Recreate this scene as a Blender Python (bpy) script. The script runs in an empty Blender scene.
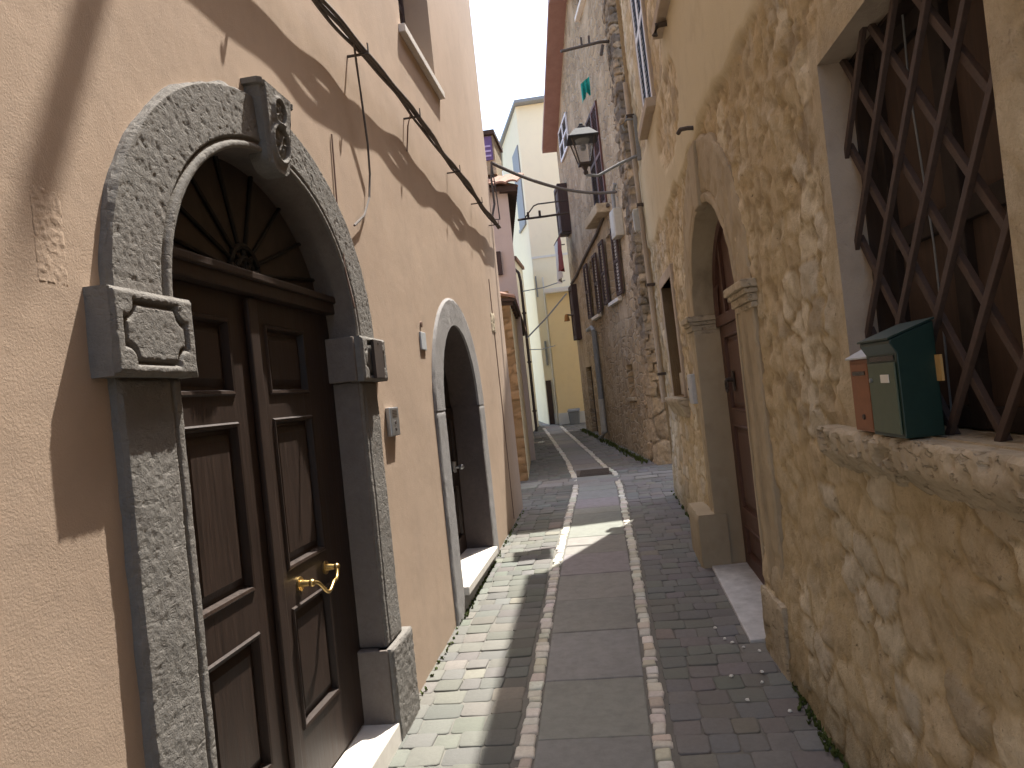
import bpy, bmesh, math, random
import numpy as np
from mathutils import Vector, Matrix
from mathutils.geometry import tessellate_polygon
R = math.radians
rnd = random.Random(7)
C = bpy.context.scene.collection
sc = bpy.context.scene

# ------------------------------------------------------------------ camera, sky, sun, exposure
cam_d = bpy.data.cameras.new("camera")
cam = bpy.data.objects.new("camera", cam_d)
C.objects.link(cam)
cam_d.sensor_fit = 'HORIZONTAL'
cam_d.sensor_width = 36.0
cam_d.lens = 770.0 / 1024.0 * 36.0
cam_d.clip_start = 0.05
cam_d.clip_end = 3000
CR = Matrix(((0.98605049, 0.10649345, 0.1279202),
             (0.12878847, -0.00128788, -0.99167125),
             (-0.10544175, 0.99431257, -0.01498505)))
cam.matrix_world = Matrix.Translation((0, 0, 1.65)) @ CR.to_4x4()
sc.camera = cam

SUN_EL, SUN_AZ = R(63.5), R(23)
w = bpy.data.worlds.new("World")
sc.world = w
w.use_nodes = True
nt = w.node_tree
bg = nt.nodes["Background"]
sky = nt.nodes.new("ShaderNodeTexSky")
sky.sky_type = 'NISHITA'
sky.sun_disc = False
sky.sun_elevation = SUN_EL
sky.sun_rotation = SUN_AZ
sky.dust_density = 3.0
sky.air_density = 1.0
sky.ozone_density = 1.0
nt.links.new(sky.outputs[0], bg.inputs[0])
bg.inputs[1].default_value = 0.15
sd = bpy.data.lights.new("sun", 'SUN')
sd.energy = 4.0
sd.angle = R(0.55)
sd.color = (1.0, 0.955, 0.88)
sun = bpy.data.objects.new("sun", sd)
C.objects.link(sun)
tosun = Vector((math.sin(SUN_AZ) * math.cos(SUN_EL), math.cos(SUN_AZ) * math.cos(SUN_EL), math.sin(SUN_EL)))
sun.rotation_euler = tosun.to_track_quat('Z', 'Y').to_euler()
sun.location = (0, 0, 30)
sc.view_settings.view_transform = 'Standard'
sc.view_settings.look = 'None'
sc.view_settings.gamma = 1
sc.view_settings.use_curve_mapping = False
sc.view_settings.exposure = 1.65
sc.cycles.max_bounces = 8
sc.cycles.diffuse_bounces = 6

# ------------------------------------------------------------------ materials
def newmat(name):
    m = bpy.data.materials.new(name)
    m.use_nodes = True
    return m, m.node_tree, m.node_tree.nodes["Principled BSDF"]

def N(t, kind, **kw):
    n = t.nodes.new(kind)
    for k, v in kw.items():
        if k.startswith('i_'):
            n.inputs[k[2:].replace('_', ' ')].default_value = v
        else:
            setattr(n, k, v)
    return n

def noise(t, scale, detail=6, rough=0.6, vec=None, dist=0.0):
    n = N(t, "ShaderNodeTexNoise")
    n.inputs["Scale"].default_value = scale
    n.inputs["Detail"].default_value = detail
    n.inputs["Roughness"].default_value = rough
    n.inputs["Distortion"].default_value = dist
    t.links.new(vec if vec is not None else geo_pos(t), n.inputs["Vector"])
    return n.outputs["Fac"]

def geo_pos(t):
    for n in t.nodes:
        if n.bl_idname == "ShaderNodeNewGeometry":
            return n.outputs["Position"]
    return t.nodes.new("ShaderNodeNewGeometry").outputs["Position"]

def scaled(t, s):
    m = N(t, "ShaderNodeMapping")
    m.inputs["Scale"].default_value = s
    t.links.new(geo_pos(t), m.inputs["Vector"])
    return m.outputs[0]

def ramp(t, fac, stops):
    r = N(t, "ShaderNodeValToRGB")
    e = r.color_ramp.elements
    while len(e) < len(stops):
        e.new(0.5)
    for el, (p, c) in zip(e, stops):
        el.position = p
        el.color = (c, c, c, 1) if isinstance(c, (int, float)) else (*c, 1)
    t.links.new(fac, r.inputs[0])
    return r.outputs[0]

def mix(t, fac, a, b, mode='MIX'):
    m = N(t, "ShaderNodeMix", data_type='RGBA', blend_type=mode)
    for sock, v in ((0, fac), (6, a), (7, b)):
        if isinstance(v, (int, float)):
            m.inputs[sock].default_value = v
        elif isinstance(v, tuple):
            m.inputs[sock].default_value = (*v, 1)
        else:
            t.links.new(v, m.inputs[sock])
    return m.outputs[2]

def math_n(t, op, a, b=0.0):
    m = N(t, "ShaderNodeMath", operation=op)
    for i, v in enumerate((a, b)):
        if isinstance(v, (int, float)):
            m.inputs[i].default_value = v
        else:
            t.links.new(v, m.inputs[i])
    return m.outputs[0]

def bump(t, bsdf, hs):
    last = None
    for h, dist, strength in hs:
        b = N(t, "ShaderNodeBump")
        b.inputs["Strength"].default_value = strength
        b.inputs["Distance"].default_value = dist
        t.links.new(h, b.inputs["Height"])
        if last is not None:
            t.links.new(last, b.inputs["Normal"])
        last = b.outputs[0]
    t.links.new(last, bsdf.inputs["Normal"])

def simple(name, c1, c2, scale=20, rough=0.8, bs=0.3, bd=0.004, metal=0.0, stretch=None, spec=0.3):
    m, t, b = newmat(name)
    v = scaled(t, stretch) if stretch else None
    f = noise(t, scale, 8, 0.65, v)
    t.links.new(mix(t, ramp(t, f, [(0.3, 0.0), (0.7, 1.0)]), c1, c2), b.inputs["Base Color"])
    b.inputs["Roughness"].default_value = rough
    b.inputs["Metallic"].default_value = metal
    b.inputs["Specular IOR Level"].default_value = spec
    if bs:
        bump(t, b, [(f, bd, bs)])
    return m

def plaster(name, base, var, stain, fine=1.0, coarse=1.0, stain_amt=0.5, foot=None):
    m, t, b = newmat(name)
    big = noise(t, 0.9, 5, 0.6)
    med = noise(t, 6, 6, 0.6)
    streak = noise(t, 1.0, 5, 0.6, scaled(t, (3.0, 3.0, 0.5)))
    c = mix(t, ramp(t, big, [(0.35, 0.0), (0.65, 1.0)]), base, var)
    c = mix(t, math_n(t, 'MULTIPLY', ramp(t, med, [(0.5, 0.0), (0.8, 1.0)]), 0.35), c, stain)
    c = mix(t, math_n(t, 'MULTIPLY', ramp(t, streak, [(0.55, 0.0), (0.8, 1.0)]), stain_amt), c, stain)
    if foot:
        sx = N(t, "ShaderNodeSeparateXYZ")
        t.links.new(geo_pos(t), sx.inputs[0])
        hz = math_n(t, 'SUBTRACT', sx.outputs[2], math_n(t, 'MULTIPLY', sx.outputs[1], 0.038))
        hz = math_n(t, 'ADD', hz, math_n(t, 'MULTIPLY', noise(t, 5, 6, 0.65), 0.55))
        c = mix(t, math_n(t, 'MULTIPLY', ramp(t, hz, [(0.28, 1.0), (0.62, 0.0)]), 0.55), c, foot)
        blot = noise(t, 1.7, 7, 0.7, None, 1.2)
        c = mix(t, math_n(t, 'MULTIPLY', ramp(t, blot, [(0.50, 0.0), (0.60, 1.0)]), 0.16), c, foot)
    t.links.new(c, b.inputs["Base Color"])
    b.inputs["Roughness"].default_value = 0.95
    b.inputs["Specular IOR Level"].default_value = 0.15
    grain = noise(t, 170, 4, 0.7)
    trowel = noise(t, 16, 5, 0.55, None, 0.6)
    wave = noise(t, 2.2, 3, 0.5)
    bump(t, b, [(wave, 0.05, 0.22 * coarse), (trowel, 0.010, 0.20 * coarse), (grain, 0.0030, 0.55 * fine)])
    return m

def attr_col(name, rough=0.9, nscale=40, namt=0.35, bs=0.5, bd=0.006, dark=(0.03, 0.027, 0.022), spec=0.2, pits=0.0):
    m, t, b = newmat(name)
    a = N(t, "ShaderNodeAttribute")
    a.attribute_name = "col"
    f = noise(t, nscale, 8, 0.7)
    f2 = noise(t, nscale * 0.15, 6, 0.65)
    al = a.outputs["Alpha"]
    c = mix(t, math_n(t, 'MULTIPLY', math_n(t, 'MULTIPLY', ramp(t, f, [(0.4, 0.0), (0.75, 1.0)]), namt), al), a.outputs["Color"], dark)
    c = mix(t, math_n(t, 'MULTIPLY', ramp(t, f2, [(0.5, 0.0), (0.8, 1.0)]), namt * 0.7), c, dark)
    t.links.new(c, b.inputs["Base Color"])
    b.inputs["Roughness"].default_value = rough
    b.inputs["Specular IOR Level"].default_value = spec
    hs = [(math_n(t, 'MULTIPLY', f, al), bd, bs), (noise(t, nscale * 4, 4, 0.7), bd * 0.3, bs)]
    if pits:
        v = N(t, "ShaderNodeTexVoronoi")
        v.inputs["Scale"].default_value = 70
        t.links.new(geo_pos(t), v.inputs["Vector"])
        hs.append((math_n(t, 'MULTIPLY', ramp(t, v.outputs["Distance"], [(0.12, 0.0), (0.32, 1.0)]), al), 0.004, pits))
        pm = noise(t, 42, 5, 0.6)
        pz = noise(t, 3.5, 4, 0.6)
        pc = math_n(t, 'MULTIPLY', math_n(t, 'MULTIPLY', ramp(t, pm, [(0.28, 1.0), (0.37, 0.0)]), ramp(t, pz, [(0.42, 0.0), (0.62, 0.8)])), al)
        t.links.new(mix(t, pc, c, (0.11, 0.08, 0.045)), b.inputs["Base Color"])
        hs.append((math_n(t, 'MULTIPLY', pc, -1.0), 0.008, 0.7))
    bump(t, b, hs)
    return m

def stone_mat(name, c1, c2, c3, pits=0.8):
    m, t, b = newmat(name)
    f = noise(t, 30, 8, 0.7)
    f2 = noise(t, 4, 6, 0.6)
    c = mix(t, ramp(t, f, [(0.3, 0.0), (0.7, 1.0)]), c1, c2)
    c = mix(t, math_n(t, 'MULTIPLY', ramp(t, f2, [(0.45, 0.0), (0.7, 1.0)]), 0.5), c, c3)
    t.links.new(c, b.inputs["Base Color"])
    b.inputs["Roughness"].default_value = 0.95
    b.inputs["Specular IOR Level"].default_value = 0.12
    hs = [(f, 0.008, 0.6), (noise(t, 120, 5, 0.7), 0.003, 0.7)]
    if pits:
        p = noise(t, 22, 3, 0.5, scaled(t, (1.0, 1.0, 2.4)), 0.4)
        hs.append((ramp(t, p, [(0.30, 0.0), (0.42, 1.0)]), 0.010, pits))
    bump(t, b, hs)
    return m

def wood(name, c1, c2, rough=0.45, horizontal=False):
    m, t, b = newmat(name)
    v = scaled(t, (30.0, 30.0, 1.6))
    f = noise(t, 2.2, 8, 0.65, v, 0.5)
    f2 = noise(t, 1.3, 4, 0.5)
    c = mix(t, ramp(t, f, [(0.3, 0.0), (0.7, 1.0)]), c1, c2)
    c = mix(t, math_n(t, 'MULTIPLY', ramp(t, f2, [(0.4, 0.0), (0.75, 1.0)]), 0.35), c, c1)
    t.links.new(c, b.inputs["Base Color"])
    t.links.new(ramp(t, f, [(0.2, rough - 0.08), (0.8, rough + 0.18)]), b.inputs["Roughness"])
    b.inputs["Specular IOR Level"].default_value = 0.35
    bump(t, b, [(f, 0.0015, 0.5)])
    return m

M = {}
M['pink'] = plaster('pink_plaster', (0.455, 0.343, 0.256), (0.42, 0.315, 0.235), (0.33, 0.255, 0.20), 0.75, 0.6, 0.35, (0.33, 0.255, 0.195))
M['ochre'] = plaster('ochre_plaster', (0.45, 0.35, 0.225), (0.40, 0.31, 0.20), (0.30, 0.23, 0.15), 0.6, 0.8, 0.4)
M['reveal'] = plaster('reveal_plaster', (0.50, 0.425, 0.34), (0.38, 0.315, 0.245), (0.20, 0.16, 0.12), 1.6, 3.0, 0.8)
M['surround'] = plaster('worn_door_surround', (0.45, 0.375, 0.26), (0.36, 0.295, 0.20), (0.17, 0.135, 0.09), 0.9, 2.4, 0.9)
M['mauve'] = plaster('mauve_plaster', (0.56, 0.48, 0.44), (0.52, 0.445, 0.41), (0.44, 0.375, 0.345), 0.5, 0.6)
M['cream'] = plaster('cream_plaster', (0.86, 0.79, 0.58), (0.84, 0.77, 0.57), (0.76, 0.70, 0.53), 0.5, 0.6, 0.35)
M['pale'] = plaster('pale_plaster', (0.74, 0.73, 0.68), (0.70, 0.69, 0.64), (0.55, 0.54, 0.50), 0.5, 0.6, 0.4)
M['yellow'] = plaster('yellow_plaster', (0.80, 0.65, 0.37), (0.77, 0.63, 0.37), (0.66, 0.54, 0.34), 0.5, 0.6, 0.3)
M['paleyellow'] = plaster('pale_yellow_plaster', (0.68, 0.58, 0.38), (0.62, 0.53, 0.36), (0.45, 0.38, 0.26), 0.5, 0.8, 0.4)
M['piperno'] = stone_mat('grey_volcanic_stone', (0.215, 0.202, 0.182), (0.165, 0.154, 0.140), (0.17, 0.152, 0.135), 0.3)
M['piperno_smooth'] = stone_mat('smooth_grey_stone', (0.20, 0.172, 0.152), (0.16, 0.136, 0.12), (0.135, 0.112, 0.096), 0.1)
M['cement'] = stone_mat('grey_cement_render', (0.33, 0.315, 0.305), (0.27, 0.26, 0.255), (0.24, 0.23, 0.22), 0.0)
M['shaderev'] = stone_mat('shade_darkened_reveal_render', (0.125, 0.10, 0.092), (0.095, 0.078, 0.072), (0.08, 0.065, 0.06), 0.0)  # cement reveal coloured dark brown to stand for the shade inside it
M['marble'] = simple('pale_marble', (0.72, 0.68, 0.62), (0.60, 0.56, 0.50), 12, 0.5, 0.2, 0.002)
M['step'] = simple('grey_white_marble', (0.62, 0.62, 0.61), (0.38, 0.38, 0.37), 9, 0.55, 0.3, 0.003)
M['sill'] = stone_mat('weathered_sill_stone', (0.56, 0.48, 0.35), (0.40, 0.335, 0.24), (0.20, 0.165, 0.115), 1.0)
M['door'] = wood('dark_walnut', (0.0145, 0.0085, 0.006), (0.040, 0.0225, 0.015), 0.46)
M['door_r'] = wood('reddish_brown_wood', (0.060, 0.026, 0.017), (0.105, 0.050, 0.033), 0.5)
M['dark_wood'] = wood('old_dark_wood', (0.025, 0.017, 0.013), (0.06, 0.04, 0.03), 0.7)
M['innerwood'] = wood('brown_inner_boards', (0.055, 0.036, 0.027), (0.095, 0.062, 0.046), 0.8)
M['red_wood'] = wood('oxblood_shutter_wood', (0.095, 0.042, 0.034), (0.14, 0.065, 0.052), 0.6)
M['brass'] = simple('brass', (0.60, 0.43, 0.18), (0.42, 0.28, 0.10), 60, 0.36, 0, 0, 1.0, spec=0.5)
M['iron'] = simple('dark_iron', (0.05, 0.045, 0.042), (0.10, 0.075, 0.06), 60, 0.6, 0.3, 0.001, 0.3)
M['rust'] = simple('rusty_iron', (0.060, 0.043, 0.037), (0.085, 0.058, 0.047), 45, 0.75, 0.5, 0.002, 0.0)
M['cable'] = simple('black_cable', (0.075, 0.062, 0.056), (0.12, 0.10, 0.088), 30, 0.7, 0.2, 0.001)
M['wire'] = simple('brown_wire', (0.16, 0.10, 0.075), (0.22, 0.14, 0.10), 30, 0.7, 0, 0)
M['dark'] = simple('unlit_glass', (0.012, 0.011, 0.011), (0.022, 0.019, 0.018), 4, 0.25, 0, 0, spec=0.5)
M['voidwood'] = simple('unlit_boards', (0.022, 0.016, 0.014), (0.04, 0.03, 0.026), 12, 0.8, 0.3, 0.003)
M['fanwood'] = simple('greyed_fan_boards', (0.065, 0.053, 0.045), (0.045, 0.037, 0.032), 14, 0.8, 0.3, 0.002)
M['blackiron'] = simple('black_iron', (0.012, 0.011, 0.010), (0.020, 0.018, 0.016), 30, 0.7, 0, 0)
M['green'] = simple('dark_green_enamel', (0.007, 0.025, 0.019), (0.011, 0.033, 0.025), 25, 0.42, 0.1, 0.001, spec=0.4)
M['greenface'] = simple('lighter_green_enamel', (0.10, 0.125, 0.085), (0.085, 0.11, 0.075), 25, 0.5, 0.1, 0.001)  # letterbox front, a lighter green than the body
M['terracotta'] = simple('terracotta_enamel', (0.27, 0.115, 0.055), (0.21, 0.09, 0.045), 25, 0.5, 0.1, 0.001)
M['paper'] = simple('white_paper', (0.75, 0.73, 0.66), (0.68, 0.66, 0.6), 30, 0.8, 0, 0)
M['yellowtag'] = simple('yellowed_card', (0.48, 0.31, 0.12), (0.40, 0.26, 0.10), 30, 0.7, 0, 0)
M['steel'] = simple('brushed_steel', (0.45, 0.46, 0.47), (0.38, 0.39, 0.40), 60, 0.35, 0, 0, 0.8, spec=0.5)
M['greymetal'] = simple('grey_painted_metal', (0.27, 0.29, 0.30), (0.21, 0.225, 0.235), 30, 0.6, 0.1, 0.001)
M['lampmetal'] = simple('weathered_lamp_metal', (0.050, 0.055, 0.066), (0.038, 0.042, 0.050), 30, 0.75, 0.1, 0.001, 0.0)
M['whiteplastic'] = simple('white_plastic', (0.50, 0.50, 0.46), (0.42, 0.42, 0.39), 20, 0.5, 0, 0)
M['blueplate'] = simple('pale_blue_enamel', (0.50, 0.52, 0.53), (0.42, 0.44, 0.46), 30, 0.5, 0, 0)
M['whitepaint'] = simple('white_shutter_paint', (0.74, 0.76, 0.80), (0.66, 0.68, 0.72), 30, 0.6, 0.1, 0.001)
M['slat'] = simple('blue_grey_louvres', (0.15, 0.175, 0.24), (0.12, 0.14, 0.20), 30, 0.6, 0.1, 0.001)
M['greylouvre'] = simple('grey_louvres', (0.20, 0.20, 0.20), (0.14, 0.14, 0.14), 30, 0.7, 0.1, 0.001)
M['brownshutter'] = wood('dark_brown_shutter', (0.045, 0.030, 0.028), (0.085, 0.055, 0.048), 0.7)
M['tile'] = simple('clay_roof_tile', (0.30, 0.17, 0.12), (0.20, 0.125, 0.095), 9, 0.9, 0.4, 0.006)
M['eave'] = simple('red_brown_eave_boards', (0.25, 0.15, 0.13), (0.31, 0.20, 0.175), 6, 0.9, 0.3, 0.005)
M['darkeave'] = simple('dark_eave_wood', (0.09, 0.06, 0.05), (0.05, 0.035, 0.03), 9, 0.9, 0.3, 0.005)
M['purple'] = simple('purple_shutter', (0.17, 0.12, 0.30), (0.13, 0.09, 0.24), 12, 0.7, 0.1, 0.001)
M['lilac'] = simple('lilac_slat', (0.50, 0.44, 0.72), (0.44, 0.38, 0.66), 12, 0.7, 0, 0)
M['cloth'] = simple('white_cotton', (0.72, 0.70, 0.66), (0.66, 0.64, 0.60), 20, 0.9, 0.2, 0.003)
M['teal'] = simple('teal_cotton', (0.02, 0.34, 0.31), (0.02, 0.26, 0.25), 20, 0.9, 0.3, 0.004)
M['redcloth'] = simple('dull_red_cotton', (0.28, 0.075, 0.065), (0.20, 0.06, 0.06), 20, 0.9, 0.3, 0.004)
M['orange'] = simple('amber_enamel', (0.42, 0.20, 0.05), (0.32, 0.15, 0.05), 20, 0.7, 0.2, 0.002)
M['leaf'] = simple('weed_leaf', (0.055, 0.085, 0.02), (0.10, 0.12, 0.03), 30, 0.8, 0, 0)
M['rubble'] = attr_col('rubble_masonry', 0.95, 30, 0.36, 0.9, 0.009, (0.25, 0.18, 0.10), 0.1, pits=0.4)
M['quoin'] = attr_col('quoin_stone', 0.95, 22, 0.6, 1.0, 0.016, (0.075, 0.065, 0.055), 0.1)
M['cobble'] = attr_col('basalt_cobble', 0.9, 45, 0.4, 0.7, 0.004, (0.12, 0.116, 0.106), 0.12)
M['slab'] = attr_col('worn_path_slab', 0.9, 16, 0.38, 0.6, 0.004, (0.11, 0.105, 0.098), 0.15)
M['damp'] = simple('damp_stone', (0.075, 0.073, 0.068), (0.10, 0.097, 0.09), 18, 0.55, 0.3, 0.003)
M['border'] = attr_col('white_border_stone', 0.85, 55, 0.35, 0.5, 0.003, (0.26, 0.22, 0.16), 0.2)

def tallwall():
    m, t, b = newmat('flaking_rubble_and_render')
    f = noise(t, 1.1, 7, 0.65)
    v = N(t, "ShaderNodeTexVoronoi", feature='DISTANCE_TO_EDGE')
    v.inputs["Scale"].default_value = 4.5
    v2 = N(t, "ShaderNodeTexVoronoi")
    v2.inputs["Scale"].default_value = 4.5
    sv = scaled(t, (1.0, 1.0, 1.7))
    ad = N(t, "ShaderNodeVectorMath", operation='ADD')
    nz = N(t, "ShaderNodeTexNoise")
    nz.inputs["Scale"].default_value = 3
    t.links.new(geo_pos(t), nz.inputs["Vector"])
    sc_ = N(t, "ShaderNodeVectorMath", operation='SCALE')
    sc_.inputs["Scale"].default_value = 0.25
    t.links.new(nz.outputs["Color"], sc_.inputs[0])
    t.links.new(sv, ad.inputs[0])
    t.links.new(sc_.outputs[0], ad.inputs[1])
    t.links.new(ad.outputs[0], v.inputs["Vector"])
    t.links.new(ad.outputs[0], v2.inputs["Vector"])
    stone = mix(t, v2.outputs["Color"], (0.27, 0.21, 0.14), (0.44, 0.345, 0.225))
    edge = ramp(t, v.outputs["Distance"], [(0.0, 0.0), (0.10, 1.0)])
    stone = mix(t, edge, (0.47, 0.40, 0.31), stone)
    ren = mix(t, noise(t, 5, 6, 0.6), (0.55, 0.45, 0.32), (0.39, 0.32, 0.23))
    k = ramp(t, f, [(0.38, 0.0), (0.52, 1.0)])
    c = mix(t, k, ren, stone)
    st = ramp(t, noise(t, 1.0, 6, 0.65, scaled(t, (3.0, 3.0, 0.9))), [(0.5, 0.0), (0.75, 1.0)])
    c = mix(t, math_n(t, 'MULTIPLY', st, 0.6), c, (0.19, 0.16, 0.13))
    t.links.new(c, b.inputs["Base Color"])
    b.inputs["Roughness"].default_value = 0.95
    b.inputs["Specular IOR Level"].default_value = 0.1
    bump(t, b, [(math_n(t, 'MULTIPLY', edge, k), 0.03, 0.8), (noise(t, 25, 6, 0.7), 0.012, 0.7)])
    return m
M['tall'] = tallwall()

def groutmat():
    m, t, b = newmat('mossy_joint_earth')
    f = noise(t, 14, 8, 0.7)
    f2 = noise(t, 1.6, 5, 0.6)
    c = mix(t, ramp(t, f, [(0.35, 0.0), (0.65, 1.0)]), (0.13, 0.124, 0.11), (0.17, 0.163, 0.14))
    sx = N(t, "ShaderNodeSeparateXYZ")
    t.links.new(geo_pos(t), sx.inputs[0])
    near = ramp(t, math_n(t, 'ADD', math_n(t, 'MULTIPLY', sx.outputs[0], -1.6), math_n(t, 'MULTIPLY', f2, 0.7)), [(1.35, 0.0), (2.2, 1.0)])
    c = mix(t, near, c, (0.16, 0.165, 0.075))
    t.links.new(c, b.inputs["Base Color"])
    b.inputs["Roughness"].default_value = 1.0
    bump(t, b, [(f, 0.01, 0.8)])
    return m
M['grout'] = groutmat()

# ------------------------------------------------------------------ numpy noise
def vhash(ix, iy, seed):
    n = (ix.astype(np.int64) * 374761393 + iy.astype(np.int64) * 668265263 + seed * 1274126177) & 0xffffffff
    n = ((n ^ (n >> 13)) * 1103515245) & 0xffffffff
    n = ((n ^ (n >> 15)) * 2246822519) & 0xffffffff
    n = n ^ (n >> 13)
    return (n & 0xffff) / 65535.0

def vnoise(x, y, seed=0):
    x = np.asarray(x, float); y = np.asarray(y, float)
    ix = np.floor(x); iy = np.floor(y)
    fx = x - ix; fy = y - iy
    fx = fx * fx * (3 - 2 * fx); fy = fy * fy * (3 - 2 * fy)
    a = vhash(ix, iy, seed); b = vhash(ix + 1, iy, seed)
    c = vhash(ix, iy + 1, seed); d = vhash(ix + 1, iy + 1, seed)
    return (a * (1 - fx) + b * fx) * (1 - fy) + (c * (1 - fx) + d * fx) * fy

def fbm(x, y, seed=0, octs=4):
    s = 0; a = 0.5; tot = 0
    for o in range(octs):
        s = s + a * vnoise(np.asarray(x) * 2 ** o, np.asarray(y) * 2 ** o, seed + o * 17)
        tot += a; a *= 0.55
    return s / tot

def smooth(a, b, x):
    t = np.clip((x - a) / (b - a), 0, 1)
    return t * t * (3 - 2 * t)

def voronoi(x, y, cw, ch, seed):
    """jittered brick-like cells; returns F1, F2, id random, id random 2"""
    gx = x / cw; gy = y / ch
    iy = np.floor(gy)
    best = np.full(x.shape, 9.0); sec = np.full(x.shape, 9.0)
    rid = np.zeros(x.shape); rid2 = np.zeros(x.shape)
    for dy in (-1, 0, 1):
        ry = iy + dy
        off = 0.5 * (np.mod(ry, 2))
        ix = np.floor(gx - off)
        for dx in (-2, -1, 0, 1, 2):
            rx = ix + dx
            px = rx + off + 0.5 + 0.75 * (vhash(rx, ry, seed) - 0.5)
            py = ry + 0.5 + 0.55 * (vhash(rx, ry, seed + 5) - 0.5)
            d = np.maximum(np.abs(gx - px), np.abs(gy - py)) * 0.5 + 0.5 * np.hypot(gx - px, gy - py)
            d = d * (0.85 + 0.3 * vhash(rx, ry, seed + 9))
            r = vhash(rx, ry, seed + 21); r2 = vhash(rx, ry, seed + 33)
            new = d < best
            sec = np.where(new, best, np.minimum(sec, d))
            rid = np.where(new, r, rid); rid2 = np.where(new, r2, rid2)
            best = np.where(new, d, best)
    return best, sec, rid, rid2

# ------------------------------------------------------------------ frames: (d into the wall, s along the lane, z)
def FL(d, s, z):
    return (-1.17 - d, s, z)
_sn = 0.0394; _cs = math.sqrt(1 - _sn * _sn)
def lean(s, z):
    # the far half of the stone house leans a little into the lane
    u = np.clip((np.asarray(s) - 4.5) / 4.0, 0, 1)
    return 0.013 * (6.2 - np.asarray(z)) * u * u * (3 - 2 * u)
def FR(d, s, z):
    return (0.897 + _cs * d - _sn * s + float(lean(s, z)), _sn * d + _cs * s, z)
_A = Vector((0.39, 11.3)); _V = Vector((-0.182, 0.983)).normalized(); _U = Vector((_V.y, -_V.x))
# facade of the tall house: measured with t = 0 at y = 11.95, the corner stands 0.65 m nearer
_A0 = Vector((0.445, 11.95))
def FT(d, t, z):
    p = _A0 + _V * t + _U * d
    return (p.x, p.y, z)
def W(x, y, z):
    return (x, y, z)
def gz(y):
    return 0.038 * y

# ------------------------------------------------------------------ object helpers
def rootloc(o):
    while o.parent is not None:
        o = o.parent
    return Vector(o.location)

def tag(o, label=None, cat=None, group=None, kind=None):
    if label: o['label'] = label
    if cat: o['category'] = cat
    if group: o['group'] = group
    if kind: o['kind'] = kind
    return o

def thing(name, label, cat, loc, group=None):
    o = bpy.data.objects.new(name, None)
    C.objects.link(o)
    o.empty_display_size = 0.1
    o.location = loc
    return tag(o, label, cat, group)

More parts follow.
